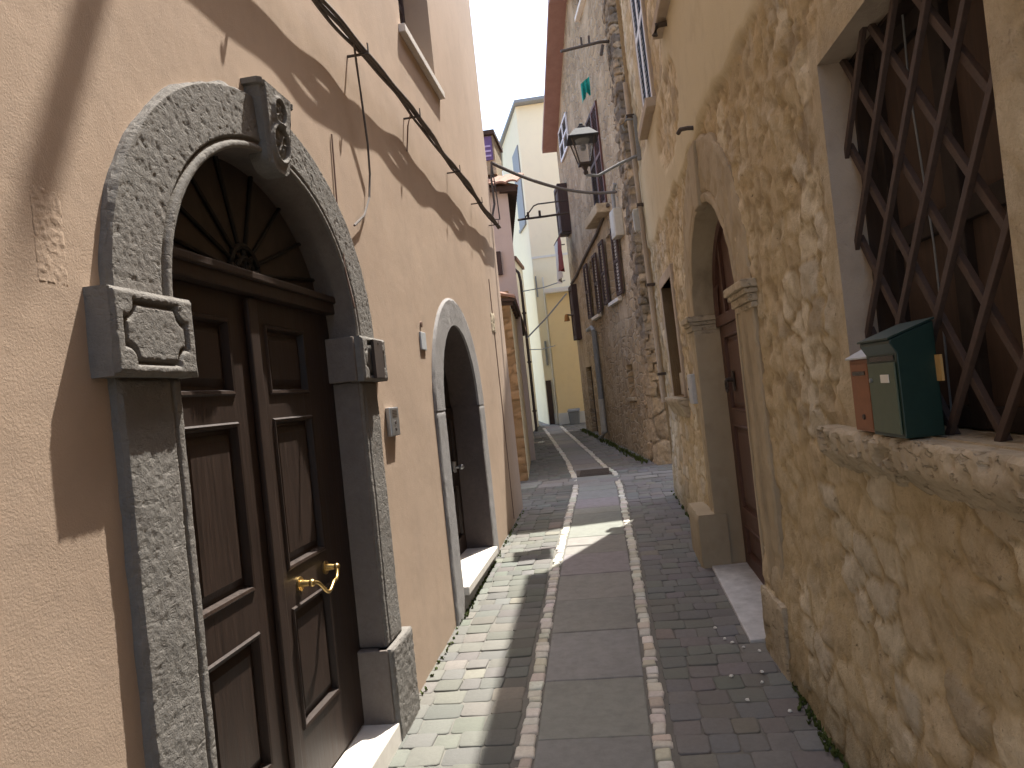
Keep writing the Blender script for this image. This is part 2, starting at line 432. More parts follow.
class MB:
    def __init__(s):
        s.v = []; s.f = []; s.c = []; s.cur = None
    def add(s, vs, fs):
        n = len(s.v)
        s.v += [tuple(p) for p in vs]
        s.f += [tuple(i + n for i in f) for f in fs]
        if s.cur is not None:
            s.c += [s.cur] * len(vs)
        return s
    def hexa(s, p):
        return s.add(p, [(0, 3, 2, 1), (4, 5, 6, 7), (0, 1, 5, 4), (1, 2, 6, 5), (2, 3, 7, 6), (3, 0, 4, 7)])
    def box(s, F, d0, d1, a0, a1, z0, z1):
        return s.hexa([F(d0, a0, z0), F(d1, a0, z0), F(d1, a1, z0), F(d0, a1, z0),
                       F(d0, a0, z1), F(d1, a0, z1), F(d1, a1, z1), F(d0, a1, z1)])
    def prism(s, F, poly, d0, d1):
        n = len(poly)
        vs = [F(d0, a, z) for a, z in poly] + [F(d1, a, z) for a, z in poly]
        fs = [tuple(range(n)), tuple(range(2 * n - 1, n - 1, -1))]
        fs += [(i, (i + 1) % n, n + (i + 1) % n, n + i) for i in range(n)]
        return s.add(vs, fs)
    def tube(s, pts, r, n=8, r1=None):
        pts = [Vector(p) for p in pts]
        m = len(pts)
        rings = []
        for i, p in enumerate(pts):
            t = (pts[min(i + 1, m - 1)] - pts[max(i - 1, 0)]).normalized()
            a = Vector((0, 0, 1)) if abs(t.z) < 0.9 else Vector((1, 0, 0))
            u = t.cross(a).normalized(); v = t.cross(u)
            rr = r if r1 is None else r + (r1 - r) * i / (m - 1)
            rings.append([p + (u * math.cos(k * 2 * math.pi / n) + v * math.sin(k * 2 * math.pi / n)) * rr for k in range(n)])
        vs = [q for rg in rings for q in rg]
        fs = []
        for i in range(m - 1):
            for k in range(n):
                fs.append((i * n + k, i * n + (k + 1) % n, (i + 1) * n + (k + 1) % n, (i + 1) * n + k))
        fs += [tuple(range(n - 1, -1, -1)), tuple(range((m - 1) * n, m * n))]
        return s.add(vs, fs)
    def grid(s, P, cols=None, mask=None):
        """P: array nu x nv x 3"""
        nu, nv = P.shape[:2]
        n = len(s.v)
        s.v += [tuple(p) for p in P.reshape(-1, 3)]
        if cols is not None:
            s.c += [tuple(c) for c in cols.reshape(-1, cols.shape[-1])]
        elif s.cur is not None:
            s.c += [s.cur] * (nu * nv)
        for i in range(nu - 1):
            for j in range(nv - 1):
                if mask is None or mask[i, j]:
                    a = n + i * nv + j
                    s.f.append((a, a + nv, a + nv + 1, a + 1))
        return s
    def ball(s, c, r, n=10, m=6, sq=(1, 1, 1)):
        vs = []; fs = []
        for i in range(m + 1):
            th = math.pi * i / m
            for k in range(n):
                ph = 2 * math.pi * k / n
                vs.append((c[0] + r * sq[0] * math.sin(th) * math.cos(ph), c[1] + r * sq[1] * math.sin(th) * math.sin(ph), c[2] + r * sq[2] * math.cos(th)))
        for i in range(m):
            for k in range(n):
                fs.append((i * n + k, i * n + (k + 1) % n, (i + 1) * n + (k + 1) % n, (i + 1) * n + k))
        return s.add(vs, fs)
    def build(s, name, mat, parent=None, smooth=False, bevel=0.0, loc=(0, 0, 0), segs=2, angle=40):
        off = rootloc(parent) if parent is not None else Vector(loc)
        me = bpy.data.meshes.new(name)
        vs = [(p[0] - off.x, p[1] - off.y, p[2] - off.z) for p in s.v]
        me.from_pydata(vs, [], s.f)
        if s.c:
            at = me.attributes.new("col", 'FLOAT_COLOR', 'POINT')
            flat = np.ones((len(vs), 4), np.float32)
            flat[:] = np.array([tuple(c)[:4] if len(c) > 3 else (*c, 1.0) for c in s.c], np.float32)
            at.data.foreach_set("color", flat.ravel())
        bm = bmesh.new()
        bm.from_mesh(me)
        bmesh.ops.remove_doubles(bm, verts=bm.verts, dist=1e-6) if bevel else None
        bmesh.ops.recalc_face_normals(bm, faces=bm.faces)
        if bevel:
            es = [e for e in bm.edges if len(e.link_faces) == 2 and e.calc_face_angle(0) > R(angle)]
            bmesh.ops.bevel(bm, geom=es, offset=bevel, segments=segs, affect='EDGES', profile=0.6, clamp_overlap=True)
        if smooth:
            for f in bm.faces:
                f.smooth = True
        bm.to_mesh(me)
        bm.free()
        me.materials.append(mat)
        if smooth and hasattr(me, "set_sharp_from_angle"):
            me.set_sharp_from_angle(angle=R(38))
        o = bpy.data.objects.new(name, me)
        C.objects.link(o)
        if parent is not None:
            o.parent = parent
        else:
            o.location = off
        return o

def wall_mb(F, outline, holes, thick, reveal, mb=None):
    """a wall face with openings, their reveals, and the outer thickness"""
    mb = mb or MB()
    loops = [outline] + holes
    flat = [p for l in loops for p in l]
    tris = tessellate_polygon([[Vector((a, z, 0)) for a, z in l] for l in loops])
    mb.add([F(0, a, z) for a, z in flat], [tuple(t) for t in tris])
    for l, dep in [(outline, thick)] + [(h, reveal) for h in holes]:
        n = len(l)
        mb.add([F(0, a, z) for a, z in l] + [F(dep, a, z) for a, z in l], [(i, (i + 1) % n, n + (i + 1) % n, n + i) for i in range(n)])
    n = len(outline)
    mb.add([F(thick, a, z) for a, z in outline], [tuple(range(n))])
    return mb

def arch_pts(s0, s1, z0, spring, rise, n=28):
    c = (s0 + s1) / 2; a = (s1 - s0) / 2
    pts = [(s0, z0)]
    for i in range(n + 1):
        th = math.pi - math.pi * i / n
        pts.append((c + a * math.cos(th), spring + rise * math.sin(th)))
    pts.append((s1, z0))
    return pts

def rough_slab(F, s0, s1, z0, z1, df, db, hfun=None, step=0.008, amp=0.004, freq=25, seed=1, ragged=0.004):
    """a dressed stone block whose front face is real relief"""
    ns = max(2, int((s1 - s0) / step)); nz = max(2, int((z1 - z0) / step))
    u = np.linspace(0, 1, ns + 1); v = np.linspace(0, 1, nz + 1)
    U_, V_ = np.meshgrid(u, v, indexing='ij')
    S = s0 + (s1 - s0) * U_; Z = z0 + (z1 - z0) * V_
    h = amp * (fbm(S * freq, Z * freq, seed, 4) - 0.5) * 2
    pit = smooth(0.62, 0.75, fbm(S * freq * 1.6 + 9, Z * freq * 1.1, seed + 3, 3))
    h = h - pit * amp * 1.0
    if hfun is not None:
        h = h + hfun(S, Z)
    # rounded arrises
    ed = np.minimum(np.minimum(S - s0, s1 - S), np.minimum(Z - z0, z1 - Z))
    h = h - 0.010 * (1 - smooth(0, 0.012, ed)) * (0.5 + fbm(S * 30, Z * 30, seed + 8, 2))
    jit = ragged * (fbm(S * 14, Z * 14, seed + 11, 3) - 0.5) * 2
    S2 = S + jit * np.where(U_ < 0.02, 1, np.where(U_ > 0.98, 1, 0))
    P = np.zeros(S.shape + (3,))
    for i in range(S.shape[0]):
        for j in range(S.shape[1]):
            P[i, j] = F(df - h[i, j], S2[i, j], Z[i, j])
    mb = MB()
    mb.grid(P)
    # sides
    edges = [[(i, 0) for i in range(ns + 1)], [(ns, j) for j in range(nz + 1)], [(i, nz) for i in range(ns, -1, -1)], [(0, j) for j in range(nz, -1, -1)]]
    for e in edges:
        top = [tuple(P[i, j]) for i, j in e]
        bot = [F(db, S2[i, j], Z[i, j]) for i, j in e]
        m = len(e)
        mb.add(top + bot, [(k, k + 1, m + k + 1, m + k) for k in range(m - 1)])
    return mb

def arch_band(F, ci, ai, bi, ao, bo, spring, df, db, n=90, m=22, amp=0.004, freq=25, seed=2, ragged=0.006, th0=0.0, th1=math.pi, rim=0.0, back_inner=None):
    """ring of stone between two ellipses, centre ci on the wall, front face with real relief"""
    P = np.zeros((n + 1, m + 1, 3)); back = []
    tt = np.linspace(th0, th1, n + 1); ww = np.linspace(0, 1, m + 1)
    T, Wd = np.meshgrid(tt, ww, indexing='ij')
    rag = ragged * (fbm(T * 9, T * 0 + 3, seed + 4, 3) - 0.5) * 2
    A = ai + (ao - ai) * Wd + np.where(Wd > 0.97, rag, 0); B = bi + (bo - bi) * Wd + np.where(Wd > 0.97, rag, 0)
    S = ci + A * np.cos(T); Z = spring + B * np.sin(T)
    h = amp * (fbm(S * freq, Z * freq, seed, 4) - 0.5) * 2
    pit = smooth(0.60, 0.72, fbm(S * freq * 1.3 + 9, Z * freq * 0.9, seed + 3, 3))
    h = h - pit * amp * 1.2
    if rim > 0:  # a roll moulding with a groove along the inner arris
        x = Wd * (ao - ai)
        h = np.where(x < rim, 0.007 * np.sin(np.clip(x / rim, 0, 1) * math.pi) ** 0.5 - 0.004 + 0.5 * h, h)
        h = h - 0.016 * np.exp(-((x - rim - 0.008) / 0.007) ** 2)
    h = h - 0.014 * (1 - smooth(0, 0.05, 1 - Wd)) * (0.5 + fbm(S * 30, Z * 30, seed + 8, 2))
    for i in range(n + 1):
        for j in range(m + 1):
            P[i, j] = F(df - h[i, j], S[i, j], Z[i, j])
    mb = MB()
    mb.grid(P)
    for j, d_ in ((0, back_inner if back_inner is not None else db), (m, db)):
        top = [tuple(P[i, j]) for i in range(n + 1)]
        bot = [F(d_, S[i, j], Z[i, j]) for i in range(n + 1)]
        mb.add(top + bot, [(k, k + 1, n + 1 + k + 1, n + 1 + k) for k in range(n)])
    for i in (0, n):
        top = [tuple(P[i, j]) for j in range(m + 1)]
        bot = [F(db, S[i, j], Z[i, j]) for j in range(m + 1)]
        mb.add(top + bot, [(k, k + 1, m + 1 + k + 1, m + 1 + k) for k in range(m)])
    return mb

def panel_leaf(F, s0, s1, z0, z1, d, panels, thick=0.045, inset=0.022):
    """a framed and panelled door leaf: frame face at depth d, panels sunk with raised fields"""
    mb = MB()
    ss = sorted({s0, s1} | {p[0] for p in panels} | {p[1] for p in panels})
    zs = sorted({z0, z1} | {p[2] for p in panels} | {p[3] for p in panels})
    def inside(a, z):
        return any(p[0] <= a <= p[1] and p[2] <= z <= p[3] for p in panels)
    for a0, a1 in zip(ss[:-1], ss[1:]):
        for b0, b1 in zip(zs[:-1], zs[1:]):
            if not inside((a0 + a1) / 2, (b0 + b1) / 2):
                mb.add([F(d, a0, b0), F(d, a1, b0), F(d, a1, b1), F(d, a0, b1)], [(0, 1, 2, 3)])
    def ring(p, q, d0, d1):
        a = [F(d0, p[0], p[2]), F(d0, p[1], p[2]), F(d0, p[1], p[3]), F(d0, p[0], p[3])]
        b = [F(d1, q[0], q[2]), F(d1, q[1], q[2]), F(d1, q[1], q[3]), F(d1, q[0], q[3])]
        mb.add(a + b, [(i, (i + 1) % 4, 4 + (i + 1) % 4, 4 + i) for i in range(4)])
    for p in panels:
        def sh(e): return (p[0] + e, p[1] - e, p[2] + e, p[3] - e)
        ring(p, sh(0.006), d, d - 0.008)
        ring(sh(0.006), sh(0.016), d - 0.008, d - 0.006)
        ring(sh(0.016), sh(0.022), d - 0.006, d + inset)
        ring(sh(0.022), sh(0.034), d + inset, d + inset)
        ring(sh(0.034), sh(0.06), d + inset, d + inset - 0.012)
        q = sh(0.06)
        mb.add([F(d + inset - 0.012, q[0], q[2]), F(d + inset - 0.012, q[1], q[2]), F(d + inset - 0.012, q[1], q[3]), F(d + inset - 0.012, q[0], q[3])], [(0, 1, 2, 3)])
    o = [(s0, z0), (s1, z0), (s1, z1), (s0, z1)]
    mb.add([F(d, a, z) for a, z in o] + [F(d + thick, a, z) for a, z in o], [(i, (i + 1) % 4, 4 + (i + 1) % 4, 4 + i) for i in range(4)] + [(4, 5, 6, 7)])
    return mb

def shutter_leaf(F, s0, s1, z0, z1, d, frame_mat, slat_mat, parent, thick=0.035, fw=0.05, pitch=0.05):
    mb = MB()
    mb.box(F, d, d + thick, s0, s0 + fw, z0, z1).box(F, d, d + thick, s1 - fw, s1, z0, z1)
    for za, zb in ((z0, z0 + fw), ((z0 + z1) / 2 - fw / 2, (z0 + z1) / 2 + fw / 2), (z1 - fw, z1)):
        mb.box(F, d + 0.002, d + thick - 0.002, s0 + fw, s1 - fw, za, zb)
    o = mb.build('shutter', frame_mat, parent)
    sl = MB()
    z = z0 + fw + 0.01
    while z < z1 - fw - 0.02:
        a0, a1 = s0 + fw, s1 - fw
        sl.hexa([F(d + 0.004, a0, z), F(d + thick - 0.004, a0, z + 0.03), F(d + thick - 0.004, a1, z + 0.03), F(d + 0.004, a1, z),
                 F(d + 0.004, a0, z + 0.008), F(d + thick - 0.004, a0, z + 0.038), F(d + thick - 0.004, a1, z + 0.038), F(d + 0.004, a1, z + 0.008)])
        z += pitch
    sl.build('louvres', slat_mat, o)
    return o

# ================================================================== GROUND
g = MB()
xs = np.concatenate([[-80, -20], np.arange(-3, 3.01, 0.25), [20, 80]])
ys = np.concatenate([[-60, -10], np.arange(-4, 24.1, 0.5), [40, 120]])
P = np.array([[(x, y, gz(y) - 0.009 + (0.006 * float(fbm(x * 2, y * 2, 3)) if abs(x) < 3 else 0)) for y in ys] for x in xs])
g.grid(P)
tag(g.build('ground', M['grout'], smooth=True), kind='structure')

PL = [(-6, -0.47), (3.15, -0.53), (5.99, -0.60), (9.79, -0.60), (10.62, -0.64), (12.69, -0.86), (18.35, -1.66), (22, -2.2)]
PR = [(-6, 0.055), (3.11, 0.05), (6.24, 0.03), (9.73, -0.035), (11.0, -0.10), (11.6, -0.23), (13.48, -0.50), (17.57, -1.11), (22, -1.75)]
def pol(pts, y):
    return float(np.interp(y, [p[0] for p in pts], [p[1] for p in pts]))
def xl(y):
    return -1.22 if y < 8.9 else float(np.interp(y, [8.9, 11, 17.4, 22], [-1.5, -1.5, -2.0, -2.6]))
def xr(y):
    if y < 9.05: return 0.897 - _sn * y + 0.08 + float(lean(y, 0.2))
    if y < 11.3: return 3.0
    return 0.39 - 0.185 * (y - 11.95) + 0.2

cob = MB()
def stone_top(mb, x0, x1, y0, y1, h, col, jit=0.008, bev=0.010, rr=rnd):
    mb.cur = col
    j = lambda: rr.uniform(-jit, jit)
    q = [(x0 + j(), y0 + j()), (x1 + j(), y0 + j()), (x1 + j(), y1 + j()), (x0 + j(), y1 + j())]
    cx = sum(p[0] for p in q) / 4; cy = sum(p[1] for p in q) / 4
    tx, ty = rr.uniform(-0.03, 0.03), rr.uniform(-0.03, 0.03)
    def zz(p, e): return gz(p[1]) + h - e + tx * (p[0] - cx) + ty * (p[1] - cy)
    def sh(p, e): 
        dx, dy = cx - p[0], cy - p[1]; L = math.hypot(dx, dy) or 1
        return (p[0] + dx / L * e * 1.3, p[1] + dy / L * e * 1.3)
    # octagonal plan: corners knocked off
    def octo(e):
        r = []
        p = [sh(a, e) for a in q]
        for i in range(4):
            a, b, c = p[i - 1], p[i], p[(i + 1) % 4]
            k = 0.08
            r.append((b[0] + (a[0] - b[0]) * k, b[1] + (a[1] - b[1]) * k))
            r.append((b[0] + (c[0] - b[0]) * k, b[1] + (c[1] - b[1]) * k))
        return r
    o0, o1, o2 = octo(0), octo(bev * 0.35), octo(bev)
    vs = [(a, b, gz(b) - 0.03) for a, b in o0] + [(a, b, zz((a, b), bev * 0.8)) for a, b in o0] + [(a, b, zz((a, b), bev * 0.25)) for a, b in o1] + [(a, b, zz((a, b), 0)) for a, b in o2]
    fs = []
    for L_ in range(3):
        for i in range(8):
            fs.append((L_ * 8 + i, L_ * 8 + (i + 1) % 8, L_ * 8 + 8 + (i + 1) % 8, L_ * 8 + 8 + i))
    fs.append(tuple(range(24, 32)))
    mb.add(vs, fs)

def colvar(c, v, rr=rnd):
    k = 1 + rr.uniform(-v, v)
    return tuple(max(0.005, q * k * (1 + rr.uniform(-0.05, 0.05))) for q in c)

y = 1.6
row = 0
while y < 21:
    dy = rnd.uniform(0.125, 0.165)
    lo, hi = xl(y), xr(y)
    for a, b in ((lo, pol(PL, y) - 0.055), (pol(PR, y) + 0.055, hi)):
        if 10.2 < y + dy / 2 < 10.75:
            continue
        if b - a < 0.06:
            continue
        n = max(1, round((b - a) / rnd.uniform(0.12, 0.165)))
        cuts = [a + (b - a) * i / n for i in range(n + 1)]
        cuts = [cuts[0]] + [c + rnd.uniform(-0.014, 0.014) for c in cuts[1:-1]] + [cuts[-1]]
        for c0, c1 in zip(cuts[:-1], cuts[1:]):
            cm = (c0 + c1) / 2
            base = (0.188, 0.186, 0.176)
            if cm < -0.6:  # sunlit left strip coloured darker to hold back the sun's brightness
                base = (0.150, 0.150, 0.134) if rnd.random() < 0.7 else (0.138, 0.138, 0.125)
            if rnd.random() < 0.06:
                base = (0.21, 0.19, 0.165)
            sk = rnd.uniform(-0.004, 0.004) + 0.008 * math.sin(cm * 9 + row)
            stone_top(cob, c0 + 0.001, c1 - 0.001, y + 0.0015 + sk, y + dy - 0.0015 + sk, rnd.uniform(-0.003, 0.004), colvar(base, 0.11), 0.006, 0.0055)
    y += dy
    row += 1
tag(cob.build('cobblestone_paving', M['cobble'], smooth=True), kind='structure')

fl = MB()
y = 1.5
while y < 20.5:
    dy = rnd.choice([0.32, 0.45, 0.55, 0.62, 0.7])
    a = pol(PL, y + dy / 2) + 0.045; b = pol(PR, y + dy / 2) - 0.045
    a0, b0, a1, b1 = pol(PL, y) + 0.045, pol(PR, y) - 0.045, pol(PL, y + dy) + 0.045, pol(PR, y + dy) - 0.045
    fl.cur = colvar((0.245, 0.242, 0.226), 0.08)
    h = rnd.uniform(-0.002, 0.004)
    t0, t1 = y + 0.0025, y + dy - 0.0025
    ns = 6
    q = [(a0 + (b0 - a0) * i / ns, t0 + rnd.uniform(-0.003, 0.003)) for i in range(ns + 1)] + [(a1 + (b1 - a1) * i / ns, t1 + rnd.uniform(-0.003, 0.003)) for i in range(ns, -1, -1)]
    cx = sum(p[0] for p in q) / len(q); cy = sum(p[1] for p in q) / len(q)
    nq = len(q)
    inn = [(p[0] + (0.005 if p[0] < cx else -0.005), p[1] + (0.005 if p[1] < cy else -0.005)) for p in q]
    fl.add([(p[0], p[1], gz(p[1]) - 0.03) for p in q] + [(p[0], p[1], gz(p[1]) + h - 0.004) for p in q] + [(p[0], p[1], gz(p[1]) + h) for p in inn],
           [(i, (i + 1) % nq, nq + (i + 1) % nq, nq + i) for i in range(nq)] + [(nq + i, nq + (i + 1) % nq, 2 * nq + (i + 1) % nq, 2 * nq + i) for i in range(nq)] + [tuple(range(2 * nq, 3 * nq))])
    y += dy
tag(fl.build('path', M['slab'], smooth=False), kind='structure')

bd = MB()
for PP in (PL, PR):
    y = 1.5
    while y < 19.5:
        dy = rnd.uniform(0.05, 0.115)
        if True:
            x = pol(PP, y) + rnd.uniform(-0.006, 0.006)
            wd = rnd.uniform(0.028, 0.040)
            stone_top(bd, x - wd, x + wd, y + 0.004, y + dy - 0.004, rnd.uniform(0.000, 0.010), colvar(rnd.choice([(0.60, 0.58, 0.50), (0.66, 0.64, 0.57), (0.54, 0.50, 0.41), (0.62, 0.60, 0.54)]), 0.12), 0.006, 0.010)
        y += dy
tag(bd.build('path_border_stones', M['border'], smooth=True), kind='structure')

cr = MB()
for yy in (10.22, 10.48):
    x = -1.5
    while x < 1.0:
        dx = rnd.uniform(0.3, 0.5)
        stone_top(cr, x + 0.004, x + dx - 0.004, yy, yy + 0.25, 0.004, colvar((0.245, 0.24, 0.225), 0.1), 0.004, 0.006)
        x += dx
tag(cr.build('paved_crossing_band', M['cobble'], smooth=True), kind='structure')

# drain cover
dc = thing('drain_cover', 'dark iron drain cover set in the path by the paved band', 'drain cover', (-0.36, 11.1, gz(11.1)))
m_ = MB()
m_.hexa([(x, y, gz(y) + dz) for dz in (0.004, 0.012) for x, y in ((-0.62, 10.84), (-0.13, 10.84), (-0.20, 11.42), (-0.66, 11.42))])
m_.build('frame', M['iron'], dc, bevel=0.003)
m_ = MB()
for i in range(9):
    yy = 10.89 + i * 0.056
    m_.hexa([(x, y, gz(y) + dz) for dz in (0.0125, 0.020) for x, y in ((-0.585, yy), (-0.175, yy), (-0.18, yy + 0.03), (-0.59, yy + 0.03))])
m_.build('grating', M['iron'], dc)

# ================================================================== PINK HOUSE (left)
D1 = dict(s0=1.945, s1=3.455, spring=2.0, rise=0.60)
D2 = dict(s0=5.22, s1=6.58, spring=1.60, rise=0.64)
pink = thing('house', 'pink plastered house with two arched stone doorways and a high window', 'house', (-1.17, 3, gz(3)))
END = 8.88
outline = [(-3, -0.2), (END, -0.2), (END, 11.5), (-3, 11.5)]
h1 = arch_pts(D1['s0'] - 0.05, D1['s1'] + 0.05, -0.1, D1['spring'], D1['rise'] + 0.05)
h2 = arch_pts(D2['s0'] - 0.05, D2['s1'] + 0.05, -0.1, D2['spring'], D2['rise'] + 0.05)
WIN = (5.15, 6.22, 4.24, 5.55)
h3 = [(WIN[0], WIN[2]), (WIN[1], WIN[2]), (WIN[1], WIN[3]), (WIN[0], WIN[3])]
wall_mb(FL, outline, [h1, h2, h3], 4.0, 0.34).build('wall', M['pink'], pink)
MB().box(FL, 0.30, 0.34, WIN[0] - 0.1, WIN[1] + 0.1, WIN[2] - 0.1, WIN[3] + 0.1).build('backing', M['dark'], pink)
# upper window
wn = MB()
for a, b, c, d in ((WIN[0], WIN[0] + 0.06, WIN[2], WIN[3]), (WIN[1] - 0.06, WIN[1], WIN[2], WIN[3]), ((WIN[0] + WIN[1]) / 2 - 0.04, (WIN[0] + WIN[1]) / 2 + 0.04, WIN[2], WIN[3])):
    wn.box(FL, 0.20, 0.26, a, b, c, d)
for c in (WIN[2], WIN[2] + 0.62, WIN[3] - 0.06):
    wn.box(FL, 0.203, 0.257, WIN[0] + 0.06, WIN[1] - 0.06, c, c + 0.06)
wo = wn.build('window', M['brownshutter'], pink, bevel=0.004)
MB().box(FL, 0.225, 0.235, WIN[0] + 0.05, WIN[1] - 0.05, WIN[2] + 0.05, WIN[3] - 0.05).build('pane', M['dark'], wo)
MB().box(FL, -0.045, 0.20, 5.08, 6.34, 4.185, 4.243).build('sill', M['marble'], wo, bevel=0.006)

# --- large doorway, surround of grey volcanic stone
fr = -0.028
arch = arch_band(FL, 2.70, 0.755, 0.61, 1.02, 0.81, 2.0, fr, 0.02, 420, 64, 0.0015, 60, 2, 0.009, rim=0.032, back_inner=-0.02)
so = arch.build('door_surround', M['piperno'], pink, smooth=True)
def jambh(s_in, sign):
    def f(S, Z):
        x = (S - s_in) * sign  # distance from the opening
        x = np.abs(x)
        return -0.014 * np.exp(-((x - 0.045) / 0.006) ** 2)  + 0.006 * (fbm(S * 5, Z * 5, 8, 2) - 0.5)
    return f
rough_slab(FL, 1.675, 1.940, 0.50, 1.792, fr - 0.002, 0.02, jambh(1.940, 1), 0.005, 0.0015, 60, 5, 0.007).build('jamb', M['piperno'], so, smooth=True)
rough_slab(FL, 3.455, 3.70, 0.55, 1.792, fr + 0.006, 0.02, jambh(3.455, 1), 0.007, 0.0015, 60, 6, 0.006).build('jamb', M['piperno'], so, smooth=True)
MB().box(FL, fr + 0.018, 0.14, 1.80, 1.946, 0.21, 1.998).build('reveal_stone', M['piperno_smooth'], so, bevel=0.006)
MB().box(FL, fr + 0.018, 0.14, 3.448, 3.61, 0.56, 1.79).build('reveal_stone', M['piperno_smooth'], so, bevel=0.006)
MB().box(FL, fr + 0.006, 0.14, 3.40, 3.61, 1.792, 1.998).build('reveal_stone', M['piperno_smooth'], so, bevel=0.008)
MB().box(FL, fr - 0.004, 0.14, 3.405, 3.61, 0.13, 0.555).build('reveal_stone', M['piperno_smooth'], so, bevel=0.008)
def capital_h(s0, s1, z0, z1):
    cs, cz = (s0 + s1) / 2, (z0 + z1) / 2
    hs, hz = (s1 - s0) / 2 - 0.045, (z1 - z0) / 2 - 0.032
    def f(S, Z):
        ax, az = np.abs(S - cs), np.abs(Z - cz)
        dr = np.maximum(ax - hs, az - hz)             # signed distance of the rectangle
        dc = 0.042 - np.hypot(ax - hs, az - hz)       # concave notched corners
        sdf = np.maximum(dr, dc)
        return -0.016 * np.exp(-(sdf / 0.0055) ** 2) - 0.003 * (sdf < 0)
    return f
rough_slab(FL, 1.618, 1.965, 1.79, 2.0, -0.070, 0.02, capital_h(1.618, 1.965, 1.79, 2.0), 0.0042, 0.0013, 75, 12, 0.004).build('capital', M['piperno'], so, smooth=True)
rough_slab(FL, 3.42, 3.79, 1.79, 2.0, -0.058, 0.02, capital_h(3.42, 3.79, 1.79, 2.0), 0.006, 0.0013, 75, 14, 0.004).build('capital', M['piperno'], so, smooth=True)
rough_slab(FL, 3.42, 3.765, 0.10, 0.555, -0.055, 0.02, None, 0.010, 0.004, 60, 15, 0.010).build('plinth', M['piperno'], so, smooth=True)
rough_slab(FL, 1.63, 1.96, 0.03, 0.505, -0.055, 0.02, None, 0.02, 0.005, 20, 16, 0.010).build('plinth', M['piperno'], so, smooth=True)
def soffit(F, c, a, b, spring, d0, d1, n=60):
    m = MB()
    L_ = []
    for d_, e in ((d0, 0.0), (d1, 0.0), (d1, 0.03), (d0, 0.03)):
        L_.append([F(d_, c + (a + e) * math.cos(math.pi * i / n), spring + (b + e) * math.sin(math.pi * i / n)) for i in range(n + 1)])
    vs = [p for l in L_ for p in l]
    fs = []
    for k in range(4):
        for i in range(n):
            fs.append((k * (n + 1) + i, k * (n + 1) + i + 1, ((k + 1) % 4) * (n + 1) + i + 1, ((k + 1) % 4) * (n + 1) + i))
    return m.add(vs, fs)
soffit(FL, 2.70, 0.757, 0.612, 2.0, -0.019, 0.145).build('soffit', M['piperno_smooth'], so, smooth=True)
# keystone: tapering block with two carved rosettes
def key_h(S, Z):
    c = 2.70
    h = np.zeros_like(S)
    half = 0.135 - 0.05 * (2.84 - Z) / 0.30
    e = half - np.abs(S - c)
    h -= 0.010 * np.exp(-((e - 0.016) / 0.005) ** 2)
    for zc, r, npet in ((2.775, 0.05, 5), (2.66, 0.068, 6)):
        q = np.hypot(S - c, Z - zc); th = np.arctan2(Z - zc, S - c)
        h += 0.010 * np.exp(-((q - r) / 0.008) ** 2)
        pet = 0.5 + 0.5 * np.cos(th * npet)
        h += np.where(q < r * 0.85, -0.009 + 0.015 * pet * np.sin(np.clip(q / (r * 0.85), 0, 1) * math.pi), 0)
        h += 0.012 * np.exp(-(q / (r * 0.2)) ** 2)
    return h
ns, nz = 64, 84
kb = MB()
Sg, Zg = np.meshgrid(np.linspace(-1, 1, ns), np.linspace(0, 1, nz), indexing='ij')
Zz = 2.55 + 0.305 * Zg
half = (0.085 + 0.05 * Zg) * np.where(Zg < 0.18, np.sqrt(np.clip(1 - ((0.18 - Zg) / 0.2) ** 2, 0.02, 1)), 1) * np.where(Zg > 0.93, 1.12, 1)
Ss = 2.70 + Sg * half
hh = key_h(Ss, Zz) + 0.003 * (fbm(Ss * 40, Zz * 40, 4) - 0.5) * 2
hh -= 0.012 * (1 - smooth(0, 0.09, 1 - np.abs(Sg)))
kd = -0.058 - 0.014 * Zg
P = np.array([[FL(kd[i, j] - hh[i, j], Ss[i, j], Zz[i, j]) for j in range(nz)] for i in range(ns)])
kb.grid(P)
for e in ([(i, 0) for i in range(ns)], [(ns - 1, j) for j in range(nz)], [(i, nz - 1) for i in range(ns - 1, -1, -1)], [(0, j) for j in range(nz - 1, -1, -1)]):
    m = len(e)
    kb.add([tuple(P[i, j]) for i, j in e] + [FL(0.02, Ss[i, j], Zz[i, j]) for i, j in e], [(k, k + 1, m + k + 1, m + k) for k in range(m - 1)])
kb.build('keystone', M['piperno'], so, smooth=True)
MB().box(FL, -0.050, 0.16, 1.97, 3.53, 0.05, 0.222).build('threshold', M['marble'], pink, bevel=0.008)

# --- door leaves and fanlight
DD = 0.11
cM = 2.655
lp = [(2.14, 2.50, 1.75, 2.02), (2.14, 2.50, 1.08, 1.66), (2.14, 2.50, 0.48, 0.94)]
rp = [(2.77, 3.15, 1.75, 2.02), (2.77, 3.15, 1.08, 1.66), (2.77, 3.15, 0.48, 0.94)]
l1 = panel_leaf(FL, 1.93, cM - 0.003, 0.235, 2.11, DD, lp).build('door_leaf', M['door'], pink)
l2 = panel_leaf(FL, cM + 0.003, 3.46, 0.235, 2.11, DD, rp).build('door_leaf', M['door'], pink)
MB().box(FL, DD - 0.022, DD - 0.001, cM - 0.035, cM + 0.035, 0.24, 2.10).build('meeting_strip', M['door'], l2, bevel=0.006)
hb = MB()
for s_ in (2.86, 3.13):
    hb.tube([FL(DD, s_, 1.01), FL(DD - 0.03, s_, 1.01), FL(DD - 0.05, s_, 1.01)], 0.016, 12, 0.010)
    hb.ball(FL(DD - 0.052, s_, 1.01), 0.015)
    hb.tube([FL(DD, s_, 1.01), FL(DD - 0.008, s_, 1.01)], 0.028, 14)
hp = []
